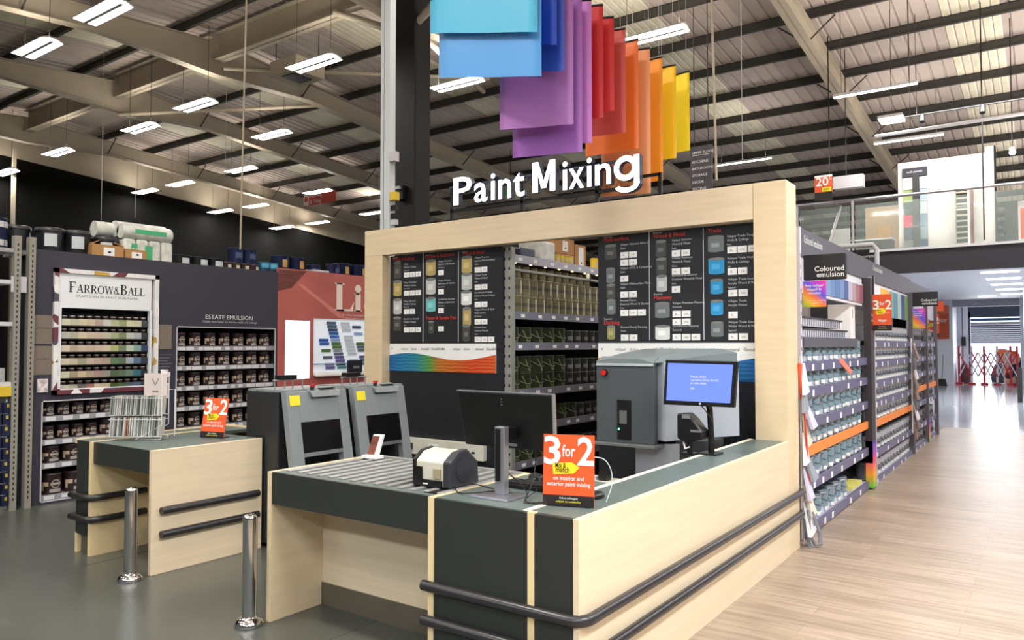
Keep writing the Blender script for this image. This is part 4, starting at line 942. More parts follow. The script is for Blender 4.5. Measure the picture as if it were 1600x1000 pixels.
mb = MB(); x = DX+.003; cw = mat('letter_cream', (240, 226, 216), .5)
y0 = at(523, 470, X=DX).y; y1 = at(551, 470, X=DX).y; z0 = 2.155; zh = .41
mb.box(x, x+.004, y0+.03, y0+.14, z0, z0+zh, cw).box(x, x+.004, y0, y0+.18, z0, z0+.02, cw).box(x, x+.004, y0, y0+.18, z0+zh-.02, z0+zh, cw)
mb.prism([(x, y0+.1, z0), (x, y1, z0), (x, y1+.02, z0+.14), (x, y1-.05, z0+.03), (x, y0+.1, z0+.02)], (.004, 0, 0), cw)
ya = at(553, 470, X=DX).y
mb.box(x, x+.004, ya+.03, ya+.13, z0, z0+.27, cw).box(x, x+.004, ya, ya+.16, z0, z0+.02, cw).box(x, x+.004, ya, ya+.1, z0+.25, z0+.27, cw)
mb.cyl((x, ya+.08, z0+.345), (x+.004, ya+.08, z0+.345), .062, cw, 16)
mb.text('ck', (x, ya+.2, z0), .4, cw, '+X', bold=.02)
mb.build('brand_lettering', t)
MB().text('Be a colour choosing genius', (x, at(535, 490, X=DX).y, 2.085), .04, cw, '+X').text('with our wall of paint samples', (x, at(535, 490, X=DX).y+.06, 2.035), .034, cw, '+X').build('tagline', t)
# painted stroke across the coral print (paint brush and paint)
MB().poly([(DX+.002, 6.475, 2.68), (DX+.002, 6.96, 2.69), (DX+.002, 6.70, 2.44), (DX+.002, 6.475, 2.38)], mat('brush_bristle_print', (110, 56, 52), .6, noise=.35, scale=14, stretch=(1, .3, 3))).poly([(DX+.002, 6.80, 2.5), (DX+.002, 6.88, 2.5), (DX+.002, 7.7, 2.05), (DX+.002, 7.55, 2.05)], mat('paint_sheen_print', (212, 130, 116), .4)).build('brush_print', t)
# ---- stock on top of the displays -------------------------------------------------------
bk = mat('bucket_black', (28, 30, 34), .35); bl_ = mat('bucket_label', (190, 196, 200), .6)
def bucket():
    t = thing('paint_bucket', 'x', 'bucket')
    MB().lathe([(.115, 0), (.135, .23), (.135, .24)], bk, 20).build('body', t)
    MB().lathe([(.143, .215), (.143, .245), (.13, .255), (.05, .258)], bk, 20).build('lid', t)
    MB().patch(.137, -.45, .45, .05, .185, bl_).build('label', t)
    return Proto(t)
BK = bucket(); ZT = 2.64
tag(MB().box(DX-.5, DX-.04, 3.35, 9.1, 2.58, 2.62, shelfm).build('top_shelf'), 'long grey top shelf over the left display carrying buckets and packs', 'shelf')
ZT = 2.62
for (px, z, lb) in ((80, ZT+.03, 'black bucket with white label, nearer the left end of the slate display top'), (122, ZT+.03, 'black bucket with white label, beside the open cardboard box'), (166, ZT, 'black bucket behind the cardboard boxes on the slate display')):
    p = at(px, 380, X=DX-.2); BK.put((DX-.24, p.y, z), lb, None, -.3)
BK.put((DX-.36, at(80, 380, X=DX-.24).y-.30, ZT+.03), 'black bucket at the left end on top of the slate display', None, 1.2)
t = thing('bucket_tray', 'low black tray under the row of buckets on the slate display', 'tray', (DX-.3, 4, ZT))
MB().box(DX-.42, DX-.06, 3.42, 4.05, ZT, ZT+.03, bk).build('tray', t)
def boxy(name, lb, x0, x1, y0, y1, z0, z1, flap=False):
    t = thing(name, lb, 'box', (x0, y0, z0)); MB().box(x0, x1, y0, y1, z0, z1, card).build('body', t)
    MB().box(x1, x1+.002, (y0+y1)/2-.05, (y0+y1)/2+.07, z0+.03, z1-.03, paper).box(x1+.002, x1+.003, (y0+y1)/2-.0, (y0+y1)/2+.03, z0+.06, z0+.08, black).build('label', t)
    if flap: MB().prism([(x0, y0+.01, z1), (x1, y0+.01, z1), (x1-.1, (y0+y1)/2, z1+.08), (x0, (y0+y1)/2, z1+.08)], (0, .005, .004), card).prism([(x0, y1, z1), (x1, y1, z1), (x1-.1, (y0+y1)/2+.02, z1+.07), (x0, (y0+y1)/2+.02, z1+.07)], (0, .005, .004), card).build('flap', t)
ya, yb = at(144, 395, X=DX-.06).y, at(196, 395, X=DX-.06).y
boxy('cardboard_box', 'open-topped cardboard box with white label on the slate display', DX-.3, DX-.06, ya, yb-.02, ZT, ZT+.15, True)
yc = at(229, 395, X=DX-.06).y
boxy('cardboard_box', 'smaller cardboard box beside the wrapped packs on the slate display', DX-.28, DX-.06, yb, yc, ZT, ZT+.13)
wrap = mat('shrink_wrap', (206, 208, 200), .25, noise=.22, scale=9, bump=.6); grn = mat('green_print', (70, 170, 120), .4)
t = thing('wrapped_pack', 'large shrink-wrapped pack with green print standing on the slate display', 'pack', (DX-.3, 4.6, ZT))
ya, yb = at(192, 370, X=DX-.1).y, at(270, 370, X=DX-.1).y
for k in range(4):
    w_ = (yb-ya)/4; MB().box(DX-.45, DX-.08, ya+k*w_+.004, ya+(k+1)*w_-.004, ZT, ZT+.26, wrap).build('roll_pack', t, .03)
MB().box(DX-.082, DX-.076, ya+.09, ya+.16, ZT+.04, ZT+.2, grn).box(DX-.082, DX-.076, ya+.25, ya+.34, ZT+.02, ZT+.19, grn).text('ECO', (DX-.07, ya+.1, ZT+.1), .07, white, '+X').build('green_print', t)
MB().cyl((DX-.28, ya-.01, ZT+.37), (DX-.28, yb-.02, ZT+.37), .10, wrap, 14).cyl((DX-.14, ya-.01, ZT+.34), (DX-.14, yb-.02, ZT+.34), .085, wrap, 14).build('top_roll', t, .02)
MB().box(DX-.062, DX-.055, ya+.12, yb-.1, ZT+.32, ZT+.37, grn).build('green_band', t)
t = thing('wrapped_roll', 'clear wrapped roll lying behind the cardboard boxes on slate display', 'roll', (DX-.4, 4.2, ZT))
MB().cyl((DX-.35, at(150, 350, X=DX-.3).y, ZT+.36), (DX-.35, at(190, 350, X=DX-.3).y, ZT+.36), .09, wrap, 14).build('roll', t); MB().box(DX-.45, DX-.25, at(152, 350, X=DX-.3).y, at(188, 350, X=DX-.3).y, ZT, ZT+.28, blackm).build('carton', t)
nv2 = mat('navy_tub', (30, 38, 74), .3); tl = mat('teal_tin', (50, 116, 150), .35)
NT = plain_tin('paint_tub', 'tub', .10, .19, nv2, mat('navy_lid', (24, 28, 50), .35), [(.35, .75, mat('navy_label', (60, 74, 120), .5), .5)])
NTT = plain_tin('paint_tin', 'tin', .075, .15, tl, tl, [(.6, .95, mat('cyan_band', (90, 170, 200), .4), 1.2), (.1, .5, nv2, 1.2)])
NBR = plain_tin('paint_tin', 'tin', .09, .10, brown, mat('lid_brown2', (80, 60, 52), .4), [(.2, .8, cream, .3)])
NBK = plain_tin('paint_tub', 'tub', .11, .13, bk, bk, [(.2, .8, bl_, .5)])
def top(Pr, px, z, lb, d=.25, g=None): q = at(px, 400, X=DX-d); Pr.put((DX-d, q.y, z), lb, g, random.uniform(-.3, .3))
top(NBK, 282, ZT, 'low black tub, leftmost of the small tubs right of wrapped packs'); top(NBK, 311, ZT, 'low black tub with pale label, middle of the small tubs'); top(NBK, 336, ZT, 'low black tub with pale label beside the brown tins')
for k, px in enumerate((352, 366, 382, 394)): top(NBR, px, ZT, 'small brown tin, %s in the low row on the slate display top' % ORD[k])
top(NT, 368, ZT+.115, 'navy tub stacked on the brown tins left of the pale cable', .3); top(NT, 388, ZT+.115, 'navy tub stacked on the brown tins right of the pale cable', .3)
top(NTT, 412, ZT, 'teal banded tin, left of the pair above the display join'); top(NTT, 426, ZT, 'teal banded tin, right of the pair above the display join')
NTB = plain_tin('paint_tub', 'tub', .13, .22, nv2, mat('navy_lid', (24, 28, 50), .35), [(.3, .8, mat('gold_label', (190, 150, 80), .5), .28)])
for k, (px, z) in enumerate([(438, 0), (462, 0), (462, .0)][:2]): top(NTB, px, ZT+.05, 'large navy tub with gold label, %s above the coral display' % ['left', 'right'][k], .3)
top(NT, 490, ZT, 'navy tub, first of the row near the portal post'); top(NT, 520, ZT+.04, 'navy tub, second of the row near the portal post'); top(NTB, 534, ZT+.05, 'navy tub, third of the row near the portal post', .35); top(NTB, 558, ZT+.05, 'navy tub, tight against the portal post on the coral display', .35)
tag(MB().box(DX-.4, DX-.1, at(482, 400, X=DX-.2).y, at(508, 400, X=DX-.2).y, ZT, ZT+.12, lightgrey).build('carton', None, .01), 'small pale carton between the navy tubs above the coral display', 'carton')
tag(MB().box(DX-.45, DX-.1, at(430, 400, X=DX-.3).y, at(470, 400, X=DX-.3).y, ZT, ZT+.05, black).build('tray'), 'black tray under the large navy tubs over the coral display', 'tray')
tag(MB().box(DX-.45, DX-.1, at(515, 400, X=DX-.3).y, at(572, 400, X=DX-.3).y, ZT, ZT+.05, black).build('tray'), 'black tray under the navy tubs beside the portal post', 'tray')
# ---- pallet racking at the far left ------------------------------------------------------
up = mat('rack_upright_grey', (142, 138, 128), .5)
t = thing('storage_rack', 'tall grey perforated storage rack cut by the left edge', 'rack', (-8.6, 3.0, 0))
for (px, Y0) in ((22, 0), (45, 0)): 
    y = at(px, 600, X=-8.45).y
    MB().box(-8.5, -8.42, y-.03, y+.03, 0, 2.75, up).build('upright', t)
    mb = MB()
    for k in range(50): mb.box(-8.42, -8.418, y-.006, y+.006, .1+k*.052, .125+k*.052, dark)
    mb.build('slots', t)
for z in (2.62, 2.3, 1.88, 1.28): MB().box(-8.9, -8.44, 2.2, 3.26, z-.04, z, lightgrey if z < 2.6 else shelfm).build('shelf', t)
MB().box(-9.0, -8.98, 2.2, 3.3, 0, 2.6, dark).build('backing', t)
MB().box(-8.44, -8.43, 3.22, 3.36, 2.18, 2.34, mat('pale_bracket', (190, 186, 196), .5)).build('bracket_plate', t)
tag(MB().box(-8.8, -8.48, 2.7, 3.2, 1.28, 1.42, mat('grey_pack', (150, 150, 150), .6, noise=.3, scale=20)).build('folded_pack'), 'grey folded packs on the storage rack shelf, left edge', 'pack')
tag(MB().box(-8.55, -8.42, 2.8, 3.24, 1.14, 1.24, mat('yellow_band', (212, 180, 44), .5)).build('shelf_label'), 'yellow shelf label on the storage rack at the left edge', 'label')
rng = random.Random(5); bm_ = mat('blue_clip', (28, 34, 62), .3)
CL = Proto(tag(MB().box(-.02, .02, -.035, .035, -.075, .03, bm_).box(.02, .025, -.012, .012, -.02, .015, mat('clip_gold', (180, 160, 70), .4)).cyl((0, 0, .03), (0, 0, .06), .008, lightgrey, 5).build('hanging_blue_pack', None, .006), 'x', 'pack'))
for r in range(9):
    for k in range(4):
        CL.put((-8.45, 2.97+k*.08, 1.05-r*.115), 'small blue pack hanging in column %s, row %s of the left-edge storage rack' % (ORD[k], ORD[r]), 'blue packs hanging on the left-edge rack', rng.uniform(-.3, .3))
BLB = plain_tin('paint_bucket', 'bucket', .16, .30, nv2, bk, [(.1, .3, lightgrey, 1.3), (.72, .92, lightgrey, 1.3)], n=20)
BLB.put((-8.68, 3.1, 2.62), 'navy bucket with white bands at the left edge on the storage rack')

# ================================================================== CENTRE GONDOLA seen through the portal
GX = -4.53
galv = mat('galvanised_upright', (156, 156, 148), .45, .3, noise=.08, scale=6)
t = thing('tinting_base_gondola', 'grey steel shelving gondola seen through the portal between menu boards', 'shelving', (GX, 7.5, 0))
mb = MB().box(GX-.06, GX+.07, 6.27, 6.33, 0, 2.66, galv)
for k in range(26):
    mb.box(GX-.03, GX-.008, 6.268, 6.27, .12+k*.1, .15+k*.1, dark).box(GX+.03, GX+.05, 6.268, 6.27, .12+k*.1, .15+k*.1, dark)
mb.build('upright', t)
MB().box(GX-.06, GX+.06, 9.3, 9.36, 0, 2.66, galv).build('upright', t)
MB().box(GX-.55, GX-.5, 6.33, 11, 0, 2.6, mat('gondola_back', (52, 46, 34), .8)).build('back_panel', t)
gz = [2.585, 1.99, 1.665, 1.175, .80, .42]
for i, z in enumerate(gz):
    MB().box(GX-.5, GX, 6.33, 11, z-.03, z, MATS['gondola_back'] if i else shelfm).build('shelf', t)
    mb = MB().box(GX, GX+.02, 6.33, 11, z-.07, z+.012, lip if i else mat('lip_light', (176, 176, 188), .4)); mb.build('ticket_rail', t)
    mb = MB()
    for k in range(14): 
        y = 6.42+k*.3+random.uniform(0, .12); mb.box(GX+.02, GX+.024, y, y+.07, z-.05, z-.015, paper)
    mb.build('price_ticket', t)
MB().box(GX-.06, GX+.0, 6.33, 11, 2.43, 2.455, galv).box(GX-.06, GX-.04, 8.03, 8.06, 2.455, 2.555, galv).box(GX-.02, GX, 8.0, 8.03, 2.43, 2.56, galv).build('cross_bar', t)
olive = mat('olive_tin', (132, 124, 92), .35, .2, noise=.1, scale=20); olv2 = mat('olive_stripe', (222, 218, 198), .4); olv3 = mat('olive_dark_band', (78, 72, 50), .5)
TO = plain_tin('paint_tin', 'paint tin', .07, .175, olive, mat('olive_lid', (150, 144, 118), .3, .4), [(.42, .62, olv3, 1.3), (.1, .9, olv2, .1)])
for row, zz, nm in ((0, gz[1], 'lower layer'), (1, gz[1]+.188, 'upper layer')):
    for k in range(15): TO.put((GX-.09, 6.42+k*.150, zz), 'olive grey tin, %s from left in the %s of the top tin shelf' % (ORD[k], nm), 'olive tins stacked two high', random.uniform(-.3, .3))
TOD = plain_tin('paint_tin', 'paint tin', .06, .14, mat('tin_dim', (120, 114, 92), .4, .3), mat('olive_lid', (150, 144, 118), .3, .4), [])
for k in range(12): TOD.put((GX-.25, 6.45+k*.17, gz[1]+.38), 'dim small tin, %s from left behind the bar under the top shelf' % ORD[k], 'small tins behind the cross bar')
grn_t = mat('dark_green_tin', (50, 54, 32), .35, noise=.1, scale=10); grn_v = mat('pale_green_mark', (104, 112, 70), .5)
TG = plain_tin('paint_tub', 'paint tub', .105, .165, grn_t, mat('green_lid', (38, 42, 28), .4), [(.1, .22, grn_v, .3)], handle=mat('wire_handle', (130, 134, 110), .4), n=14, vmark=grn_v)
TS = plain_tin('paint_tin', 'paint tin', .075, .145, mat('charcoal_tin', (62, 62, 58), .35, .2), mat('charcoal_lid', (90, 90, 84), .35, .4), [(.3, .6, mat('charcoal_band', (110, 110, 104), .5), .7)])
def grow(z, n, nm, y0=6.48, layers=1):
    for L in range(layers):
        ln = '' if layers == 1 else (' lower layer' if L == 0 else ' upper layer')
        for k in range(n): TG.put((GX-.12, y0+k*.235, z+L*.18), 'dark green tub, %s from left,%s on the %s' % (ORD[k], ln, nm), 'dark green tubs in the gondola', random.uniform(-.25, .25))
        ys0 = y0+n*.235
        for k in range(5): TS.put((GX-.1, ys0-.03+k*.175, z+L*.16), 'small charcoal tin, %s after the green tubs,%s on the %s' % (ORD[k], ln, nm), 'charcoal tins in the gondola', random.uniform(-.25, .25))
grow(gz[2], 5, 'shelf under the olive tins'); grow(gz[3], 5, 'double-stacked shelf', layers=2); grow(gz[4], 6, 'shelf right of the monitor', 6.5); grow(gz[5], 6, 'lowest visible shelf', 6.5)
# loose stock on top
def gtop(px): return at(px, 395, X=GX-.15).y
t = thing('wrapped_pack', 'dark blue wrapped pack at the left end of the gondola top shelf', 'pack', (GX-.15, 6.5, 2.585))
MB().box(GX-.35, GX-.04, gtop(800), gtop(824), 2.585, 2.70, mat('navy_pack', (44, 52, 76), .3, noise=.4, scale=25)).build('pack', t, .02)
t = thing('wrapped_pack', 'white wrapped pack left of the small yellow tubs on the gondola top shelf', 'pack', (GX-.15, 7, 2.585))
MB().box(GX-.35, GX-.04, gtop(832), gtop(856), 2.585, 2.82, wrap).build('pack', t, .03)
yt = mat('yellow_tub', (226, 196, 70), .35)
YT = plain_tin('small_tub', 'tub', .04, .1, yt, mat('tan_lid', (180, 130, 80), .4), [(.3, .7, cream, .8)])
for k, px in enumerate((859, 866, 873, 880)): YT.put((GX-.06, gtop(px), 2.585), 'small yellow tub, %s of four at the front of the gondola top shelf' % ORD[k])
YT2 = plain_tin('small_tub', 'tub', .045, .13, mat('yellow_bright', (240, 200, 40), .35), mat('yellow_lid', (250, 214, 60), .4), [(.3, .7, cream, .8)])
for k, px in enumerate((918, 928, 936)): YT2.put((GX-.06, gtop(px), 2.585), 'bright yellow tub, %s beside the right menu board on gondola top' % ORD[k])
for k, (a, b, z0, z1) in enumerate([(868, 896, 2.59, 2.73), (866, 896, 2.735, 2.92), (898, 914, 2.59, 2.88)]):
    boxy('cardboard_box', ['cardboard box under another on the gondola top shelf', 'cardboard box on top of another on the gondola top shelf', 'taller cardboard box left of the bright yellow tubs on gondola top'][k], GX-.45, GX-.14, gtop(a), gtop(b), z0, z1)

# ================================================================== GYRO MIXERS
mg = mat('mixer_grey', (132, 138, 140), .4, noise=.03, scale=20); mgd = mat('mixer_dark', (40, 41, 43), .45)
def mixer(y0, lb):
    t = thing('paint_mixer', lb, 'machine', (-5.2, y0+.32, 0)); y1 = y0+.64
    MB().box(-5.50, -5.08, y0, y1, .03, 1.27, mgd).build('cabinet', t, .01)
    def X(z): return -4.985+.16*(1.28-z)/.9     # front face leans out towards the floor
    def plate(a, b, z0, z1, th=.07, m=mg): 
        return MB().hexa([(X(z0)-th, a, z0), (X(z0), a, z0), (X(z0), b, z0), (X(z0)-th, b, z0)], [(X(z1)-th, a, z1), (X(z1), a, z1), (X(z1), b, z1), (X(z1)-th, b, z1)], m)
    fl_ = (1.28-.0)
    plate(y0+.005, y0+.12, .05, 1.27).build('front_stile', t, .004); plate(y1-.11, y1-.005, .05, 1.27).build('front_stile', t, .004)
    plate(y0+.12, y1-.11, 1.02, 1.27).build('front_header', t, .004)
    plate(y0+.12, y1-.11, .745, .775, .03, alum).build('loading_bar', t)
    plate(y0+.12, y1-.11, .05, .42).build('front_base', t)
    MB().box(-5.1, -5.06, y0+.12, y1-.11, .4, 1.03, black).build('chamber', t)
    plate(y0+.12, y1-.11, .775, 1.02, .02, mat('smoked_window', (22, 22, 24), .12, alpha=.75)).build('window', t)
    MB().box(-5.48, -5.0, y0+.005, y1-.005, 1.265, 1.285, mg).build('top_plate', t)
    c = MB().hexa([(-5.0, y0+.24, 1.22), (-4.93, y0+.24, 1.22), (-4.93, y1-.12, 1.22), (-5.0, y1-.12, 1.22)], [(-5.06, y0+.22, 1.30), (-4.95, y0+.22, 1.265), (-4.95, y1-.10, 1.265), (-5.06, y1-.10, 1.30)], mg).build('control_console', t, .004)
    MB().box(-5.0, -4.965, y0+.34, y1-.14, 1.284, 1.29, mgd).build('keypad', t)
    MB().cyl((-4.99, y0+.27, 1.28), (-4.985, y0+.27, 1.305), .018, mgd, 10).cyl((-4.985, y0+.27, 1.305), (-4.982, y0+.27, 1.325), .022, mat('emergency_red', (200, 40, 40), .3), 12).build('emergency_button', t)
    plate(y0+.03, y0+.13, 1.16, 1.24, .004, yellow).build('warning_label', t).location.x += .004
    mb = MB()
    for yy in (y0+.02, y0+.12, y0+.2, y0+.3): mb.cyl((-5.15, yy, 1.285), (-5.15, yy, 1.36), .006, alum, 6)
    mb.cyl((-5.15, y0, 1.36), (-5.15, y0+.32, 1.36), .006, alum, 6); mb.build('rack_rail', t)
    MB().box(-5.19, -5.12, y0+.05, y0+.22, 1.365, 1.40, black).build('handle', t)
    MB().box(-5.46, -5.1, y0+.04, y1-.04, 0, .03, black).build('base', t)
mixer(3.88, 'grey and black paint mixer machine, nearer of the two behind roller counter')
mixer(4.60, 'grey and black paint mixer machine, further one beside the portal post')
# ================================================================== THINGS ON THE COUNTER
t = thing('label_printer', 'cream and black label printer on the roller counter', 'printer', (-2.68, 3.13, CH))
pz = CH+.01; iv = mat('ivory_plastic', (206, 202, 186), .4)
def side(x, w_, m, g=0): return MB().prism([(x, 3.03-g, pz), (x, 3.03-g, pz+.13+g), (x, 3.09, pz+.175+g), (x, 3.17, pz+.185+g), (x, 3.25+g, pz+.12), (x, 3.26+g, pz)], (w_, 0, 0), m)
side(-2.79, .2, iv).build('body', t, .008)
side(-2.81, .02, black, .006).build('side_cover', t, .004); side(-2.595, .055, mat('charcoal_cover', (50, 50, 56), .4), .008).build('side_cover', t, .012)
MB().box(-2.79, -2.60, 3.015, 3.03, pz, pz+.035, black).box(-2.79, -2.74, 3.02, 3.03, pz+.035, pz+.1, black).box(-2.66, -2.61, 3.02, 3.031, pz+.045, pz+.095, mat('ivory_dark', (160, 150, 120), .4)).build('front_slot', t)
MB().box(-2.72, -2.69, 3.01, 3.016, pz+.012, pz+.018, white).build('badge', t)
MB().cyl((-2.542, 3.14, pz+.09), (-2.536, 3.14, pz+.09), .07, mat('charcoal_cover', (50, 50, 56), .4), 20).build('roll_disc', t)
t = thing('computer_monitor', 'black computer monitor seen from behind on a silver stand', 'monitor', (-2.25, 3.08, CH))
MB().hexa([(-2.575, 3.19, 1.115), (-2.015, 3.19, 1.115), (-2.015, 3.215, 1.112), (-2.575, 3.215, 1.112)], [(-2.60, 3.15, 1.40), (-2.0, 3.15, 1.40), (-2.0, 3.175, 1.402), (-2.60, 3.175, 1.402)], black).build('screen_housing', t, .004)
MB().hexa([(-2.572, 3.215, 1.118), (-2.018, 3.215, 1.118), (-2.018, 3.218, 1.118), (-2.572, 3.218, 1.118)], [(-2.597, 3.175, 1.398), (-2.003, 3.175, 1.398), (-2.003, 3.178, 1.398), (-2.597, 3.178, 1.398)], mat('screen_dim', (90, 110, 150), .1, emit=.4)).build('screen', t)
MB().box(-2.605, -1.995, 3.148, 3.172, 1.402, 1.408, alum).hexa([(-2.013, 3.187, 1.113), (-2.007, 3.187, 1.113), (-2.007, 3.216, 1.113), (-2.013, 3.216, 1.113)], [(-1.998, 3.148, 1.405), (-1.992, 3.148, 1.405), (-1.992, 3.176, 1.405), (-1.998, 3.176, 1.405)], alum).build('bezel', t)
MB().box(-2.275, -2.215, 3.05, 3.09, CH+.012, 1.24, alum).build('stand_column', t, .003); MB().box(-2.268, -2.24, 3.045, 3.052, CH+.08, 1.23, black).build('column_slot', t)
MB().box(-2.27, -2.22, 3.09, 3.17, 1.17, 1.23, black).build('hinge', t)
MB().hexa([(-2.37, 2.97, CH), (-2.14, 2.97, CH), (-2.14, 3.17, CH), (-2.37, 3.17, CH)], [(-2.365, 2.975, CH+.012), (-2.145, 2.975, CH+.012), (-2.145, 3.165, CH+.012), (-2.365, 3.165, CH+.012)], mat('stand_base_grey', (130, 130, 138), .3, .7)).build('stand_base', t, .002)
mb = MB()
for z in (1.36, 1.375, 1.39): mb.cyl((-2.31, 3.158, z-.02), (-2.31, 3.153, z-.02), .003, alum, 6)
mb.box(-2.29, -2.23, 3.18, 3.186, 1.128, 1.142, alum).build('rear_detail', t)
t = thing('keyboard', 'low black keyboard lying behind the silver monitor stand', 'keyboard', (-2.2, 3.35, CH))
MB().box(-2.40, -1.99, 3.28, 3.41, CH, CH+.022, black).build('body', t, .004)
mb = MB()
for r_ in range(5):
    for k in range(15): mb.box(-2.39+k*.0265, -2.39+k*.0265+.022, 3.29+r_*.023, 3.29+r_*.023+.019, CH+.022, CH+.03, mat('key_black', (30, 30, 32), .5))
kk = mb.build('keys', t); kk['kind'] = 'stuff'
t = thing('computer_mouse', 'black computer mouse beside the orange offer sign', 'mouse', (-1.84, 3.32, CH))
MB().lathe([(.03, 0), (.034, .008), (.03, .022), (.018, .03), (.004, .033)], black, 16, (0, 0, 0)).build('body', t, local=True); t.scale = (1, 1.6, 1); 
t = thing('barcode_scanner', 'dark scanner resting behind the monitor stand on the counter', 'scanner', (-2.32, 3.5, CH))
MB().hexa([(-2.36, 3.46, CH), (-2.27, 3.46, CH), (-2.27, 3.54, CH), (-2.36, 3.54, CH)], [(-2.35, 3.47, CH+.05), (-2.28, 3.47, CH+.04), (-2.28, 3.53, CH+.04), (-2.35, 3.53, CH+.05)], black).build('head', t, .008)
MB().cyl((-2.31, 3.46, CH+.02), (-2.31, 3.36, CH+.015), .018, black, 10).build('handle', t)
def cable(pts, r, m, lb, name='cable'):
    from mathutils.geometry import interpolate_bezier
    P = [Vector(p) for p in pts]; out = []
    for i in range(len(P)-1):
        t0 = (P[min(i+1, len(P)-1)]-P[max(i-1, 0)])/6; t1 = (P[min(i+2, len(P)-1)]-P[i])/6
        out += interpolate_bezier(P[i], P[i]+t0, P[i+1]-t1, P[i+1], 7)[:-1]
    out.append(P[-1]); o = MB().tube(out, r, m, 6).build(name); tag(o, lb, 'cable')
c_ = CH+.004
cable([(-2.54, 3.2, c_+.01), (-2.47, 3.22, c_), (-2.4, 3.2, c_), (-2.3, 3.22, c_)], .003, black, 'thin black cable running from the label printer to the monitor stand')
cable([(-2.545, 3.06, c_+.01), (-2.46, 3.0, c_), (-2.38, 3.0, c_+.01), (-2.28, 3.12, c_+.012), (-2.15, 3.1, c_)], .003, black, 'black cable looping in front of the monitor base')
cable([(-2.24, 3.12, 1.0), (-2.17, 3.13, .95), (-2.10, 3.08, c_+.03), (-2.06, 3.02, c_), (-1.99, 3.06, c_), (-1.95, 3.2, c_)], .0035, black, 'thick black cable hanging from monitor to worktop right of stand')
cable([(-2.12, 3.19, 1.12), (-2.13, 3.2, 1.03), (-2.09, 3.1, .95), (-2.06, 3.0, c_), (-2.03, 3.02, c_)], .003, black, 'thin black cable dropping straight behind the offer sign left edge')
cable([(-2.2, 3.3, c_), (-2.12, 3.2, c_+.02), (-2.08, 3.04, c_+.004), (-2.0, 3.0, c_), (-1.96, 3.05, c_)], .0025, black, 'black cable lying across the worktop towards the offer sign')
cable([(-1.79, 3.2, 1.11), (-1.745, 3.22, 1.10), (-1.72, 3.24, 1.05), (-1.715, 3.24, .98), (-1.735, 3.22, CH+.01)], .0028, mat('pale_cable', (190, 210, 206), .4), 'pale loose cable curling out right of the orange offer sign')
def offer_sign(name, lb, loc, w_, h_, rz, tilt=.05, extra=True, hang=False, D=.006):
    """built at the origin facing -Y, then placed"""
    t = thing(name, lb, 'sign'); U = (1, 0, 0); V = Vector((0, tilt, 1)).normalized()
    def pt(u, v, d=0): return (u, v*V.y-d, v*V.z)
    MB().prism([pt(-w_/2, 0), pt(w_/2, 0), pt(w_/2, h_), pt(-w_/2, h_)], (0, D, 0), orange).build('panel', t, local=True)
    MB().poly([pt(-w_/2, 0, .001), pt(w_/2, 0, .001), pt(w_/2, h_*.155, .001), pt(-w_/2, h_*.155, .001)], mat('sign_foot_black', (30, 20, 20), .5)).build('footer', t, local=True)
    mb = MB(); k = w_/.24
    mb.text('3', pt(-w_*.49, h_*.59, .002), .18*k, white, U=U, V=V, width=.08*k, bold=.02); mb.text('2', pt(w_*.17, h_*.59, .002), .18*k, white, U=U, V=V, width=.078*k, bold=.02)
    mb.text('for', pt(-w_*.13, h_*.70, .002), .075*k, white, U=U, V=V, width=.062*k, bold=.015)
    if extra:
        mb.text('on interior and', pt(0, h_*.365, .002), .028*k, white, U=U, V=V, align='C', width=.145*k, bold=.01).text('exterior paint mixing', pt(0, h_*.285, .002), .028*k, white, U=U, V=V, align='C', width=.205*k, bold=.01)
    else: mb.text('interior & exterior', pt(0, h_*.47, .002), .03*k, white, U=U, V=V, align='C', width=.18*k).text('Valspar', pt(0, h_*.25, .002), .05*k, white, U=U, V=V, align='C', width=.11*k, bold=.02)
    mb.build('lettering', t, local=True)
    mb = MB().poly([pt(-w_*.3, h_*.44, .003), pt(w_*.1, h_*.46, .003), pt(w_*.22, h_*.55, .003), pt(w_*.06, h_*.62, .003), pt(-w_*.32, h_*.60, .003)], mat('tag_yellow', (244, 214, 30), .5))
    mb.text('Mix &', pt(-w_*.26, h_*.535, .004), .036*k, black, U=U, V=V, width=.05*k, bold=.01).text('match', pt(-w_*.25, h_*.475, .004), .036*k, black, U=U, V=V, width=.065*k, bold=.01).build('price_tag', t, local=True)
    MB().text('Ask a colleague', pt(0, h_*.105, .002), .014*k, white, U=U, V=V, align='C').text('subject to availability', pt(0, h_*.055, .002), .014*k, yellow, U=U, V=V, align='C').build('footer_lettering', t, local=True)
    t.location = loc; t.rotation_euler = (0, 0, rz); return t
t = offer_sign('offer_sign', 'orange 3 for 2 counter sign with yellow tag beside the monitor', (-1.85, 3.06, CH), .245, .335, .32)
MB().box(-.1, .1, -.005, .07, 0, .004, black).build('foot', t, local=True)
t = offer_sign('offer_sign', 'orange 3 for 2 sign standing on the island counter', (-5.59, 3.62, CH), .235, .325, .28, .2)
MB().box(-.1, .1, -.005, .09, 0, .004, black).build('foot', t, local=True)
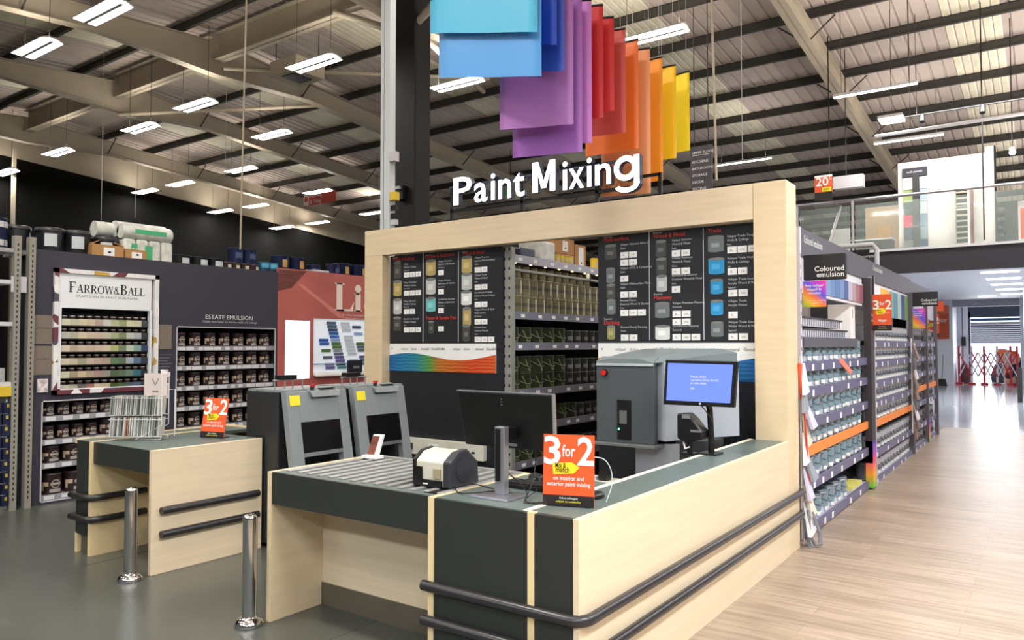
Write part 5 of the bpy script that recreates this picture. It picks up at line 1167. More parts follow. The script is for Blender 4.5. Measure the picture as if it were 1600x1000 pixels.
# card payment holder
t = thing('card_stand', 'small white stand with brown picture card at back of roller counter', 'stand', (-3.66, 3.56, CH+.008))
MB().box(-3.73, -3.60, 3.52, 3.60, CH+.008, CH+.03, white).build('base', t, .004)
MB().hexa([(-3.70, 3.545, CH+.03), (-3.63, 3.56, CH+.03), (-3.63, 3.59, CH+.03), (-3.70, 3.575, CH+.03)], [(-3.67, 3.57, CH+.165), (-3.60, 3.585, CH+.165), (-3.60, 3.61, CH+.165), (-3.67, 3.595, CH+.165)], white).build('back', t, .003)
MB().poly([(-3.699, 3.542, CH+.035), (-3.645, 3.554, CH+.035), (-3.618, 3.578, CH+.155), (-3.671, 3.566, CH+.155)], mat('brown_card', (130, 70, 54), .4, noise=.5, scale=14)).build('picture_card', t)
tag(MB().box(-2.64, -2.555, 2.93, 3.0, CH, CH+.004, blackm).build('black_card'), 'thin black card lying in front of the label printer', 'card')
# socket trunking on the dark board
t = thing('socket_trunking', 'white socket trunking fixed across the lower left menu board', 'trunking', (-5.4, 6.2, .5))
MB().box(-5.93, -4.75, 6.17, 6.235, .45, .625, mat('trunking_white', (214, 212, 198), .4)).build('casing', t, .005)
MB().box(-5.86, -5.81, 6.14, 6.17, .5, .57, black).box(-5.78, -5.73, 6.14, 6.17, .5, .57, black).build('plug', t)
MB().box(-5.5, -5.36, 6.166, 6.17, .5, .58, white).box(-4.9, -4.86, 6.166, 6.17, .52, .54, black).build('socket_plate', t)
# ================================================================== CARD RACK ON THE ISLAND
t = thing('card_rack', 'white wire rack of grey colour cards on the island counter', 'rack')
wm = mat('white_wire', (226, 226, 224), .35)
for y_ in (-.05, .07):
    MB().tube([(.0, y_, .53), (.0, y_, .12), (-.21, y_, .006), (-.01, y_, .006), (.0, y_, .03)], .004, wm, 6).build('wire_frame', t, local=True)
for z in (.03, .165, .20, .335): MB().tube([(0, -.055, z), (-.42, -.055, z), (-.42, .07, z), (0, .07, z)], .003, wm, 6).build('wire_shelf', t, local=True)
MB().tube([(.0, .07, .40), (.05, .07, .40), (.05, .07, .02)], .003, wm, 6).build('wire_support', t, local=True)
MB().box(-.19, -.005, .045, .05, .345, .53, mat('header_card', (206, 192, 184), .6)).build('header_card', t, local=True)
MB().prism([(-.13, .042, .49), (-.1, .042, .43), (-.07, .042, .49), (-.078, .042, .49), (-.1, .042, .442), (-.122, .042, .49)], (0, .002, 0), greym).box(-.125, -.075, .042, .044, .38, .39, greym).build('print', t, local=True)
MB().box(-.06, 0, .05, .056, .5, .56, ps).build('leaflet', t, local=True)
t.location = (-5.79, 3.33, CH); t.rotation_euler = (0, 0, YAW)
cg = []
for k, c in enumerate([(190, 190, 184), (150, 152, 146), (204, 203, 197), (128, 131, 127), (170, 128, 108)]):
    m = mat('card_grey%d' % k, c, .4)
    o = MB().hexa([(-.004, -.05, 0), (.004, -.05, 0), (.004, .05, 0), (-.004, .05, 0)], [(.004, -.045, .15), (.012, -.045, .15), (.012, .055, .15), (.004, .055, .15)], m).build('colour_card')
    tag(o, 'x', 'card'); cg.append(Proto(o))
rng = random.Random(9)
NUM = ORD+['twenty-first', 'twenty-second', 'twenty-third', 'twenty-fourth', 'twenty-fifth', 'twenty-sixth']
for lv, z in ((0, CH+.032), (1, CH+.202)):
    for k in range(26):
        q = rng.choice([0, 0, 1, 2, 3]) if not (lv == 0 and k in (8, 9)) else 4
        f = -.408+k*.0153+rng.uniform(-.002, .002); d = rng.uniform(-.012, .004)
        o = cg[q].put((-5.79+f*_c-d*_s, 3.33+f*_s+d*_c, z), 'thin grey colour card, %s from left in the %s tier of the wire rack' % (NUM[k], ['lower', 'upper'][lv]), 'colour cards in the wire rack', YAW+rng.uniform(-.12, .12))

# ================================================================== TINTING MACHINE
tg = mat('tint_dark_grey', (74, 80, 84), .4); tl_ = mat('tint_lid', (118, 128, 132), .35); ts = mat('tint_side', (168, 174, 184), .4)
t = thing('tinting_machine', 'large grey paint tinting machine with curved lid and red button', 'machine', (-2.6, 5.3, 0))
A = (-2.885, 5.2); B = (-2.40, 5.2); Bc = (-2.33, 5.25); C_ = (-2.0, 5.93); D = (-2.3, 6.15); E = (-2.885, 6.15)
def slab(pts, z0, z1, m, mb=None): mb = mb or MB(); return mb.prism([(x, y, z0) for x, y in pts], (0, 0, z1-z0), m)
slab([A, B, (B[0], 5.28), (A[0], 5.28)], .905, 1.50, tg).build('front_panel', t, .006)
slab([(A[0], 5.28), (B[0], 5.28), Bc, C_, D, E], .93, 1.52, ts).build('body', t, .006)
# curved lid
n = 10; vs = []; base = [A, B, Bc, C_, D, E]
cxm = sum(p[0] for p in base)/6; cym = sum(p[1] for p in base)/6
mb = MB(); mb.hexa([(A[0], 5.19, 1.49), (B[0], 5.19, 1.49), (B[0], 5.3, 1.49), (A[0], 5.3, 1.49)], [(A[0], 5.21, 1.525), (B[0], 5.21, 1.525), (B[0], 5.3, 1.56), (A[0], 5.3, 1.56)], tl_)
def lidz(x, y): return 1.545+.075*math.sin(min(1, max(0, (y-5.2)/.95))*PI*.6)
top_ = [(A[0], 5.2), (B[0], 5.2), Bc, C_, D, E]
rows = 8
Lq = []; 
for k in range(rows+1):
    y = 5.2+.95*k/rows
    xr = B[0] if y < 5.21 else (B[0]+(Bc[0]-B[0])*(y-5.2)/.05 if y < 5.25 else (Bc[0]+(C_[0]-Bc[0])*(y-5.25)/.68 if y < 5.93 else C_[0]+(D[0]-C_[0])*(y-5.93)/.22))
    Lq.append([(A[0], y, lidz(0, y)-.02), (A[0]+.12, y, lidz(0, y)), (xr-.12, y, lidz(0, y)), (xr, y, lidz(0, y)-.03), (xr, y, 1.515), (A[0], y, 1.515)])
fl2 = []
for k in range(rows):
    for j in range(6): a = k*6+j; b2 = k*6+(j+1) % 6; fl2.append((a, b2, b2+6, a+6))
mb.add([p for r_ in Lq for p in r_], fl2+[(0, 5, 4, 3, 2, 1), tuple(rows*6+j for j in range(6))], tl_)
mb.build('lid', t)
MB().cyl((-2.81, 5.2, 1.435), (-2.81, 5.185, 1.435), .028, black, 18).cyl((-2.81, 5.185, 1.435), (-2.81, 5.17, 1.435), .021, MATS['emergency_red'], 16).build('stop_button', t)
MB().box(-2.70, -2.585, 5.192, 5.2, .93, 1.23, black).box(-2.675, -2.615, 5.18, 5.192, 1.05, 1.15, mat('nozzle_grey', (96, 98, 98), .3)).box(-2.69, -2.678, 5.185, 5.19, 1.0, 1.015, mat('green_led', (120, 230, 190), .3, emit=2)).build('dispense_bay', t)
MB().box(-2.885, -2.36, 5.12, 5.32, .885, .905, mat('tray_grey', (120, 122, 122), .3, .4)).build('can_shelf', t, .003)
slab([(-2.60, 5.3), (-2.3, 5.3), (-2.12, 5.75), (-2.6, 5.8)], 0, .905, mat('pedestal_grey', (150, 152, 160), .45)).build('pedestal', t)
slab([(-2.3, 5.36), (-2.1, 5.45), (-2.05, 5.7), (-2.3, 5.6)], .05, .93, mgd).build('side_recess', t)
MB().box(-2.33, -2.325, 5.28, 5.31, 1.02, 1.14, mgd).build('hinge', t)
t = thing('work_bench', 'white low bench with small fittings in front of the tinting machine', 'bench', (-2.6, 5, 0))
MB().box(-3.1, -2.05, 4.86, 5.14, .60, .64, mat('bench_white', (210, 206, 190), .4)).build('top', t, .004)
MB().box(-3.08, -3.03, 4.88, 5.1, 0, .60, lightgrey).box(-2.12, -2.07, 4.88, 5.1, 0, .60, lightgrey).build('leg', t); MB().box(-2.9, -2.6, 4.95, 5.12, .2, .6, mgd).build('under_box', t)
MB().box(-2.75, -2.68, 4.98, 5.05, .64, .7, black).box(-2.85, -2.77, 4.95, 5.05, .64, .665, lightgrey).build('fittings', t)
# touch monitor and dispenser
t = thing('touch_screen', 'black touch screen showing a blue screen beside the tinting machine', 'monitor', (-1.98, 5.0, 1.2))
a0 = at(1040, 562, Y=5.0); a1 = at(1152, 565, Y=5.0); a2 = at(1147, 637, Y=5.0); a3 = at(1036, 632, Y=5.0)
MB().prism([a3, a2, a1, a0], (0, .04, 0), black).build('housing', t, .004)
def lerp4(u, v): return (a3*(1-u)+a2*u)*(1-v)+(a0*(1-u)+a1*u)*v
sc_ = [lerp4(.045, .1), lerp4(.945, .09), lerp4(.95, .93), lerp4(.04, .93)]
scm = mat('blue_screen', (50, 70, 150), .15, emit=.95, emitrgb=(122, 146, 238))
MB().poly([(p.x, 4.9985, p.z) for p in sc_], scm).build('screen', t)
MB().text('Please select', (lerp4(.38, .62).x, 4.997, lerp4(.38, .62).z), .022, white).text('a product from the list', (lerp4(.38, .55).x, 4.997, lerp4(.38, .55).z), .022, white).text('or scan code', (lerp4(.38, .48).x, 4.997, lerp4(.38, .48).z), .022, white).text('OK', (lerp4(.38, .36).x, 4.997, lerp4(.38, .36).z), .024, white).build('screen_text', t)
MB().cyl((-1.96, 4.998, 1.245), (-1.96, 4.996, 1.245), .008, lightgrey, 10).build('badge', t)
MB().tube([(-1.93, 5.04, 1.3), (-1.93, 5.1, 1.2), (-1.92, 5.1, 1.0), (-1.92, 5.1, CH)], .022, black, 8).build('stand', t); MB().box(-1.99, -1.86, 5.03, 5.17, CH, CH+.012, black).build('stand_base', t)
cable([(-1.98, 5.05, 1.24), (-1.90, 5.06, 1.12), (-1.93, 5.07, 1.0), (-1.9, 5.1, CH+.004)], .004, black, 'black cable hanging below the blue touch screen')
t = thing('label_dispenser', 'black and silver label dispenser below the touch screen', 'dispenser', (-2.05, 4.98, .95))  # label dispenser on a stem below the touch screen
MB().prism([(-2.12, 4.97, 1.0), (-2.06, 4.97, .97), (-1.94, 4.97, 1.0), (-1.935, 4.97, 1.05), (-2.0, 4.97, 1.13), (-2.05, 4.97, 1.175), (-2.12, 4.97, 1.17)], (0, .13, 0), black).build('body', t, .01)
MB().prism([(-2.08, 4.965, 1.14), (-2.02, 4.965, 1.14), (-2.03, 4.965, 1.17), (-2.08, 4.965, 1.17)], (0, .005, 0), alum).prism([(-2.02, 4.965, 1.05), (-1.945, 4.965, 1.05), (-1.945, 4.965, 1.065), (-2.02, 4.965, 1.065)], (0, .005, 0), alum).build('silver_trim', t)
MB().cyl((-2.05, 5.03, CH+.008), (-2.05, 5.03, 1.0), .02, black, 8).box(-2.1, -2.0, 4.99, 5.08, CH-.0, CH+.008, black).build('stem', t)
MB().tube([(-2.08, 4.99, .98), (-2.06, 4.97, .93), (-2.03, 4.97, .945)], .006, white, 6).build('paper_tail', t)

# ================================================================== AISLE GONDOLA ON THE RIGHT
AX = -1.70
fg = mat('fascia_grey', (88, 84, 96), .5); lipb = mat('aisle_lip_lavender', (104, 100, 132), .45); stl = mat('aisle_steel_pale', (176, 174, 182), .45)
t = thing('emulsion_gondola', 'long grey paint gondola with coloured emulsion shelves along the right aisle', 'shelving', (AX, 10, 0))
MB().box(AX-.03, AX-.01, 6.70, 13.1, 2.42, 2.66, fg).build('fascia', t)
MB().box(AX-.03, AX-.012, 13.1, 16.0, 2.45, 2.64, fg).build('fascia', t)
MB().box(AX-.75, AX-.7, 6.6, 16, 0, 2.5, mat('aisle_back', (70, 68, 74), .7)).build('back_panel', t)
MB().box(AX-.72, AX+.0, 6.62, 6.66, 0, 2.66, mat('aisle_end_white', (214, 208, 216), .5)).build('end_upright', t)
mb = MB()
for k in range(24): mb.box(AX-.0, AX+.002, 6.63, 6.65, .1+k*.1, .13+k*.1, greym)
mb.build('upright_slots', t)
MB().text('Coloured emulsions', (AX-.006, 6.78, 2.54), .1, white, '+X', bold=.01, width=.66).text('Coloured emulsions', (AX-.006, 9.98, 2.56), .09, white, '+X', bold=.01, width=.62).build('fascia_lettering', t)
dkp = mat('dark_printed_upright', (58, 50, 54), .5)
MB().box(AX-.02, AX+.06, 9.62, 9.66, 0, 2.45, stl).build('upright', t)
MB().box(AX-.02, AX+.055, 9.42, 9.62, .3, 2.42, dkp).build('printed_upright', t)
rb = ramp_mat('rainbow_vertical', [(0, (90, 200, 60)), (.3, (250, 160, 40)), (.6, (240, 60, 120)), (.8, (150, 60, 200)), (1, (80, 60, 160))], 'Z', .5)
MB().box(AX-.02, AX+.057, 9.42, 9.66, .02, .55, rb).build('rainbow_foot', t)
mb = MB()
for k, s_ in enumerate(['Your', 'colour', 'your', 'way']): mb.text(s_, (AX+.058, 9.44, 1.98-k*.06), .05, white if k < 2 else red, '+X')
mb.build('upright_print', t)
for y in (12.9, 14.6, 15.95): MB().box(AX-.02, AX+.04, y-.05, y+.05, 0, 2.45, mat('aisle_upright_grey', (96, 90, 96), .5)).build('upright', t)
MB().box(AX+.04, AX+.045, 14.55, 14.68, .02, .4, rb).build('rainbow_foot', t)
def bay_shelves(y0, y1, zs, orange_i=None, depth=.6):
    for i, z in enumerate(zs):
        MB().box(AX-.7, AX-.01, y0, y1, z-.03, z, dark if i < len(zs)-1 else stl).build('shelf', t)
        MB().box(AX-.01, AX+.012, y0, y1, z-.078, z+.006, orange_l if i == orange_i else lipb).build('ticket_rail', t)
        mb = MB(); y = y0+.25
        while y < y1-.15:
            mb.box(AX+.012, AX+.015, y, y+.06, z-.075, z-.02, paper); y += random.uniform(.3, .8)
        if i != orange_i: mb.build('price_ticket', t)
orange_l = mat('orange_rail', (244, 140, 60), .5)
z1 = [1.50, 1.275, 1.0, .77, .47, .09]; z2 = [1.70, 1.46, 1.21, .98, .74, .38, .06]
bay_shelves(6.68, 9.42, z1, 3); bay_shelves(9.68, 12.85, z2, 4); bay_shelves(12.95, 14.55, z2, 3); bay_shelves(14.65, 15.9, z2, 3)
MB().box(AX-.5, AX-.01, 6.68, 8.9, 1.66, 1.70, fg).box(AX-.01, AX+.01, 6.68, 8.9, 1.63, 1.72, fg).build('top_shelf', t)
MB().box(AX-.7, AX-.6, 6.68, 9.4, 1.7, 2.45, mat('aisle_back_white', (236, 232, 230), .5)).build('white_back_panel', t)
# header lightboxes with colour slabs
mb = MB().box(AX-.06, AX-.03, 6.7, 9.4, 2.10, 2.42, mat('pale_header', (232, 230, 238), .4)).build('header_strip', t)
cc = [(226, 196, 90), (120, 150, 190), (96, 130, 180), (84, 118, 170), (110, 140, 190), (70, 96, 150), (190, 180, 200), (170, 150, 160), (160, 110, 120), (150, 90, 100)]
for k, c in enumerate(cc): MB().box(AX-.03, AX-.018, 7.42+k*.2, 7.42+k*.2+.19, 2.13, 2.33, mat('slab_%d_%d_%d' % c, c, .5)).build('colour_slab', t)
MB().box(AX-.06, AX-.03, 9.7, 12.85, 2.10, 2.42, MATS['pale_header']).build('header_strip', t)
cc = [(240, 190, 60), (250, 170, 60), (110, 170, 180), (90, 150, 160), (180, 190, 200), (60, 90, 130), (120, 160, 90)]
for k, c in enumerate(cc): MB().box(AX-.03, AX-.018, 10.6+k*.32, 10.6+k*.32+.3, 2.02, 2.38, mat('slab_%d_%d_%d' % c, c, .5)).build('colour_slab', t)
MB().box(AX-.3, AX-.28, 9.7, 12.85, 1.75, 2.1, mat('slot_grey', (150, 148, 150), .5)).build('back_print', t)
MB().box(AX-.03, AX-.01, 13, 15.9, 2.1, 2.4, mat('pale_header2', (190, 186, 200), .5)).build('header_strip', t)
# tubs
teal = mat('teal_grey_print', (122, 146, 158), .35); tubw = mat('tub_pale', (214, 220, 230), .35); tubl = mat('tub_lid_grey', (96, 104, 114), .4)
mb = MB(); r_, h_ = .115, .19
mb.lathe([(r_*.93, 0), (r_, h_-.02), (r_*1.04, h_-.02), (r_*1.04, h_)], tubw, 16); mb.lathe([(r_*1.05, h_-.004), (r_*1.05, h_+.014), (r_*.9, h_+.016), (r_*.88, h_+.008)], tubl, 16)
mb.disc(r_*1.045, -.25, h_*.60, h_*.37, teal, 14, sv=1.0); mb.patch(r_*1.04, -1.3, 1.0, h_*.3, h_*.42, teal); mb.patch(r_*1.045, -.6, -.1, h_*.08, h_*.26, white)
mb.tube([((r_*1.1)*math.cos(a), (r_*1.1)*math.sin(a), h_*(.9-.35*math.cos(a))) for a in [-1.5+3*k/8 for k in range(9)]], .004, tubl, 4)
TT = Proto(tag(mb.build('paint_tub'), 'x', 'paint tub'))
sname = ['topmost', 'second', 'third', 'fourth (orange-edged)', 'fifth', 'lowest']
for i, z in enumerate(z1):
    n = 9 if i != 5 else 6
    for k in range(n):
        TT.put((AX-.13, 7.0+k*.268, z), 'teal paint tub, %s from left on %s shelf of nearest aisle bay' % (ORD[k], sname[i]), 'teal paint tubs in the nearest aisle bay', random.uniform(-.2, .2))
for i in (4, 5):
    for k in range(9 if i == 4 else 6):
        TT.put((AX-.40, 7.0+k*.268, z1[i]), 'teal tub in the back row, %s from left on %s shelf of nearest bay' % (ORD[k], sname[i]), 'teal tubs in the second row of the nearest bay', random.uniform(-.2, .2))
tag(MB().box(AX-.3, AX-.04, 8.75, 9.3, .09, .12, mat('yellow_leaflets', (226, 214, 110), .6)).build('leaflet_stack'), 'flat yellow leaflets on the empty end of the bottom aisle shelf', 'leaflets')
silt = mat('silver_tin_print', (196, 198, 206), .3, .2); gband = mat('grey_tin_band', (120, 126, 136), .4); dband = mat('dark_tin_band', (70, 72, 80), .4)
TC = plain_tin('paint_tin', 'paint tin', .095, .185, silt, mat('tin_lid_grey', (110, 112, 120), .35, .4), [(.3, .62, gband, 1.1), (.05, .2, white, .8)], handle=mat('dark_handle', (64, 64, 70), .5))
s2 = ['topmost', 'second', 'third', 'fourth', 'fifth', 'sixth', 'lowest']
for i, z in enumerate(z2):
    for k in range(13):
        TC.put((AX-.11, 9.85+k*.235, z), 'silver paint tin with dark handle, %s from left on %s shelf of middle aisle bay' % (ORD[k], s2[i]), 'silver tins in the middle aisle bay', random.uniform(-.2, .2))
TD = plain_tin('paint_tin', 'paint tin', .11, .18, mat('grey_tin_far', (150, 148, 154), .4, .2), mat('lid_far', (90, 88, 94), .4), [(.2, .6, dband, .8)], handle=mat('dark_handle', (64, 64, 70), .5), n=10)
for b_, (y0, n, bn) in enumerate(((13.12, 5, 'third'), (14.8, 4, 'farthest'))):
    for i, z in enumerate(z2):
        for k in range(n): TD.put((AX-.13, y0+k*.28, z), 'grey paint tin, %s from left on %s shelf of the %s aisle bay' % (ORD[k], s2[i], bn), 'grey tins in the %s aisle bay' % bn, random.uniform(-.2, .2))
# striped trays on the upper shelf
TRY = []
for r_, (z, L, nm) in enumerate(((1.72, 1.75, 'lower'), (1.82, 1.5, 'upper'))):
    o = thing('roller_tray_stack', '%s row of dark trays with white striped fronts on the top shelf' % nm, 'tray', (AX-.2, 7.0, z))
    MB().box(AX-.35, AX-.06, 6.95, 6.95+L, z, z+.07, mat('tray_white', (230, 230, 236), .5)).build('front', o)
    mb = MB()
    for k in range(int(L/.08)): mb.box(AX-.06, AX-.055, 6.97+k*.08, 7.0+k*.08, z+.005, z+.065, mat('tray_slot', (120, 118, 130), .5))
    mb.build('slots', o); MB().box(AX-.36, AX-.05, 6.93, 6.97+L, z+.07, z+.085, mat('tray_dark', (60, 60, 70), .5)).build('lid', o)
t = thing('boxed_product', 'white upright carton standing at the far end of the striped trays', 'carton', (AX-.2, 8.9, 1.7))
MB().box(AX-.3, AX-.06, 8.93, 9.15, 1.62, 2.1, mat('carton_white', (246, 242, 240), .5)).build('box', t, .004); MB().box(AX-.06, AX-.058, 9.0, 9.03, 1.95, 2.05, greym).build('print', t)
tag(MB().box(AX-.3, AX-.1, 9.2, 9.4, 1.6, 2.0, mat('dark_photo_box', (90, 84, 86), .5, noise=.3, scale=12)).build('dark_box'), 'dark box beside the printed upright on the top aisle shelf', 'box')
tag(MB().prism([(AX+.012, 8.1, 1.50), (AX+.03, 8.5, 1.36), (AX+.03, 8.42, 1.34), (AX+.012, 7.98, 1.48)], (.003, 0, .02), mat('salmon_flag', (236, 130, 110), .5)).build('shelf_flag'), 'salmon price flag crossing the second aisle shelf edge', 'flag')
# blade signs
sg = mat('blade_black', (30, 29, 33), .4)
def blade(Y, x0, x1, z0, z1, lb, sz):
    t = thing('aisle_sign', lb, 'sign', (x0, Y, z0)); MB().box(x0, x1, Y, Y+.025, z0, z1, sg).build('panel', t, .01)
    MB().text('Coloured', (x1-.03*sz*10, Y-.003, z0+(z1-z0)*.34), sz, white, align='R', bold=.01).text('emulsion', (x1-.03*sz*10, Y-.003, z0+(z1-z0)*.12), sz, white, align='R', bold=.01).build('lettering', t)
blade(6.78, -1.715, -1.365, 2.205, 2.43, 'black Coloured emulsion blade sign nearest, beside the portal post', .062)
blade(12.88, -1.69, -1.32, 2.235, 2.455, 'black Coloured emulsion blade sign further along the aisle', .055)
gr = ramp_mat('rainbow_diag', [(0, (110, 200, 60)), (.22, (240, 190, 50)), (.42, (245, 120, 60)), (.6, (80, 90, 220)), (.78, (190, 60, 210)), (1, (240, 50, 150))], 'XZ', .5)
def rainbow(Y, x0, x1, z0, z1, lb):
    t = thing('rainbow_sign', lb, 'sign', (x0, Y, z0)); MB().box(x0, x1, Y, Y+.01, z0, z1, gr).build('panel', t, .006)
    c = (x0+x1)/2; mb = MB()
    for k, s_ in enumerate(('Any colour', 'mixed in', 'minutes')): mb.text(s_, (c, Y-.003, z1-.05-k*.032), .034, white, align='C', bold=.01)
    mb.text('with colour matching', (c+.02, Y-.003, z0+.05), .017, white, align='C').text('available here', (c+.02, Y-.003, z0+.03), .017, white, align='C').build('lettering', t)
rainbow(6.76, -1.715, -1.525, 1.975, 2.20, 'bright rainbow Any colour sign under the nearest black blade sign')
rainbow(12.86, -1.69, -1.49, 1.9, 2.2, 'rainbow sign under the further black blade sign')
t = offer_sign('hanging_offer_sign', 'orange 3 for 2 sign hung between the first two aisle bays', (-1.545, 9.55, 1.815), .20, .42, 0, 0, False)
t = offer_sign('hanging_offer_sign', 'distant dark orange 3 for 2 sign before the white back wall', (-1.75, 15.98, 1.8), .24, .42, 0, 0, False)
tag(MB().box(-1.82, -1.55, 15.97, 15.98, 2.28, 2.46, orange).build('orange_header_card'), 'plain orange card above the distant 3 for 2 sign', 'card')
tag(MB().cyl((-1.64, 9.58, 2.235), (-1.64, 9.58, 2.46), .008, black, 5).build('sign_bracket'), 'black bracket holding the hung orange offer sign', 'bracket')
# clip strips with gloves and brush packs
def clip_strip(y, x, z0, z1, n, nm, seed, cols_):
    rg_ = random.Random(seed); t = thing('clip_strip', 'long hanging %s' % nm, 'strip', (x, y, z1))
    MB().box(x-.01, x+.005, y-.02, y+.02, z0, z1, mat('strip_plastic', (230, 226, 224), .4)).build('strip', t)
    for k in range(n):
        z = z1-.06-(z1-z0-.08)*k/n; dx = rg_.uniform(.0, .05); dy = rg_.uniform(-.06, .1); m = cols_[k % len(cols_)]
        mb = MB(); w_ = rg_.uniform(.05, .08)
        mb.hexa([(x+.02+dx, y-w_+dy, z-.26), (x+.05+dx, y-w_+dy, z-.26), (x+.05+dx, y+w_+dy, z-.24), (x+.02+dx, y+w_+dy, z-.24)], [(x+.006, y-.03, z), (x+.02, y-.03, z), (x+.02, y+.035, z), (x+.006, y+.035, z)], m)
        mb.box(x+.021, x+.024, y-.025, y+.03, z-.06, z-.01, white)
        o = mb.build('hanging_pack', None, .006); tag(o, '%s pack, %s from top on the hanging %s' % (['pale', 'grey', 'white', 'orange'][k % 4], ORD[k], nm), 'pack', 'packs on the %s' % nm)
ST = [mat('pack_white', (236, 232, 236), .4), mat('pack_grey', (150, 156, 166), .4), mat('pack_lav', (206, 204, 222), .4), mat('pack_cream', (228, 214, 196), .4)]
clip_strip(6.50, AX+.03, .05, 1.56, 10, 'clip strip beside the portal post', 4, ST)
tag(MB().hexa([(AX+.03, 6.44, 1.2), (AX+.05, 6.44, 1.2), (AX+.05, 6.54, 1.22), (AX+.03, 6.54, 1.22)], [(AX+.03, 6.38, 1.5), (AX+.05, 6.38, 1.5), (AX+.05, 6.46, 1.5), (AX+.03, 6.46, 1.5)], mat('bright_orange', (240, 90, 50), .4)).build('orange_pack', None, .006), 'bright orange pack at the top of the near clip strip', 'pack')
o = MB().tube([(AX+.07, 6.42, 1.15), (AX+.075, 6.46, .85), (AX+.08, 6.5, .6), (AX+.085, 6.53, .35)], .008, mat('red_strap', (220, 70, 50), .4), 5).build('red_strap'); tag(o, 'thin red strap running down the near clip strip', 'strap')
t = thing('paint_brush_pack', 'grey loop handled tool at the foot of the near clip strip', 'tool', (AX+.1, 6.5, 0))
MB().tube([(AX+.08, 6.46, .3), (AX+.10, 6.42, .12), (AX+.13, 6.46, .03), (AX+.16, 6.52, .02), (AX+.15, 6.53, .12), (AX+.1, 6.5, .28)], .014, greym, 8).build('loop', t)
clip_strip(12.55, AX+.06, .35, 1.75, 9, 'clip strip on the middle aisle bay', 6, [mat('pack_brown', (150, 120, 110), .5), mat('pack_dk', (96, 92, 96), .5), ST[0], mat('pack_taupe', (130, 110, 100), .5)])

# ================================================================== FAR END
t = thing('wall_poster', 'orange and dark poster on the white wall left of the goods door', 'poster', (-3.5, 35.95, 2))
MB().box(-3.75, -3.30, 35.95, 35.98, 1.9, 2.95, mat('poster_orange', (196, 80, 40), .5)).box(-3.75, -3.30, 35.95, 35.98, 2.95, 3.3, mat('poster_salmon', (230, 120, 90), .5)).build('panel', t)
MB().text('3 for 2', (-3.52, 35.93, 2.6), .26, white, align='C').build('lettering', t)
t = thing('floor_sweeper', 'black dustpan with long handle standing by the far white wall', 'sweeper', (-3.5, 35, 0))
MB().hexa([(-3.75, 34.8, 0), (-3.3, 34.8, 0), (-3.3, 35.2, 0), (-3.75, 35.2, 0)], [(-3.68, 34.9, .25), (-3.36, 34.9, .25), (-3.36, 35.15, .28), (-3.68, 35.15, .28)], black).build('pan', t, .02)
MB().cyl((-3.5, 35.0, .25), (-3.44, 35.0, 1.25), .015, greym, 6).build('handle', t)
t = thing('electrical_box', 'dark box with conduit on the wall beside the goods door', 'box', (-2.95, 38.3, 1.5))
MB().box(-3.06, -2.9, 38.25, 38.4, 1.6, 2.0, black).build('case', t, .01); MB().cyl((-3.02, 38.37, 2.0), (-3.02, 38.37, 3.4), .02, greym, 6).cyl((-3.02, 38.37, .9), (-3.02, 38.37, 1.6), .02, greym, 6).build('conduit', t)
# expanding barrier
rd = mat('barrier_red', (196, 40, 56), .4); wh2 = mat('barrier_white', (236, 232, 240), .4)
t = thing('expanding_barrier', 'red and white expanding trellis barrier across the goods door', 'barrier', (-2, 37, 0))
BYY = 36.6; xs_ = [-3.02, -2.57, -2.13, -1.68, -1.22, -1.0]
for k, x in enumerate(xs_):
    m = [rd, wh2, rd, wh2, rd, rd][k]
    MB().box(x-.04, x+.04, BYY-.04, BYY+.04, .08, 1.6, m).build('post', t); MB().box(x-.13, x+.13, BYY-.12, BYY+.12, 0, .09, rd).build('foot', t)
for row in range(2):
    for k in range(9):
        x0 = -3.02+k*.225
        for sgn in (0, 1):
            z0_, z1_ = (.35+row*.0, 1.35) if sgn == 0 else (1.35, .35)
            if k+2 > 9 or row == 1: continue
            MB().cyl((x0, BYY-.05-.02*sgn, z0_), (x0+.45, BYY-.05-.02*sgn, z1_), .028, rd if (k+sgn) % 2 else wh2, 5).build('lattice_bar', t)
# person bending beyond the barrier
def skin(name, pts, edges, rad, m, parent):
    me = bpy.data.meshes.new(name); me.from_pydata(pts, edges, []); me.materials.append(m)
    o = bpy.data.objects.new(name, me); COL.objects.link(o); o.parent = parent
    s_ = o.modifiers.new('skin', 'SKIN'); me.skin_vertices or None
    for i, r_ in enumerate(rad): me.skin_vertices[0].data[i].radius = (r_, r_)
    me.skin_vertices[0].data[0].use_root = True; s_.use_smooth_shade = True
    u = o.modifiers.new('sub', 'SUBSURF'); u.levels = 1; u.render_levels = 2; return o
t = thing('person', 'person in orange jacket and dark trousers bending beyond the barrier', 'person', (-1.15, 38.0, 0))
hv = mat('hi_vis_orange', (240, 104, 40), .6); trs = mat('dark_trousers', (34, 36, 52), .7); skn = mat('skin_tone', (206, 160, 134), .5)
def sk(name, pts, edges, rad, m):
    me = bpy.data.meshes.new(name); me.from_pydata(pts, edges, []); me.materials.append(m)
    o = bpy.data.objects.new(name, me); COL.objects.link(o); o.parent = t
    s_ = o.modifiers.new('skin', 'SKIN'); s_.use_smooth_shade = True
    lay = me.skin_vertices[0] if len(me.skin_vertices) else None
    if lay is None:
        bm_2 = __import__('bmesh').new(); bm_2.from_mesh(me); L = bm_2.verts.layers.skin.verify()
        for i, v in enumerate(bm_2.verts): v[L].radius = (rad[i], rad[i]); v[L].use_root = (i == 0)
        bm_2.to_mesh(me); bm_2.free()
    u = o.modifiers.new('sub', 'SUBSURF'); u.levels = 1; u.render_levels = 2; return o
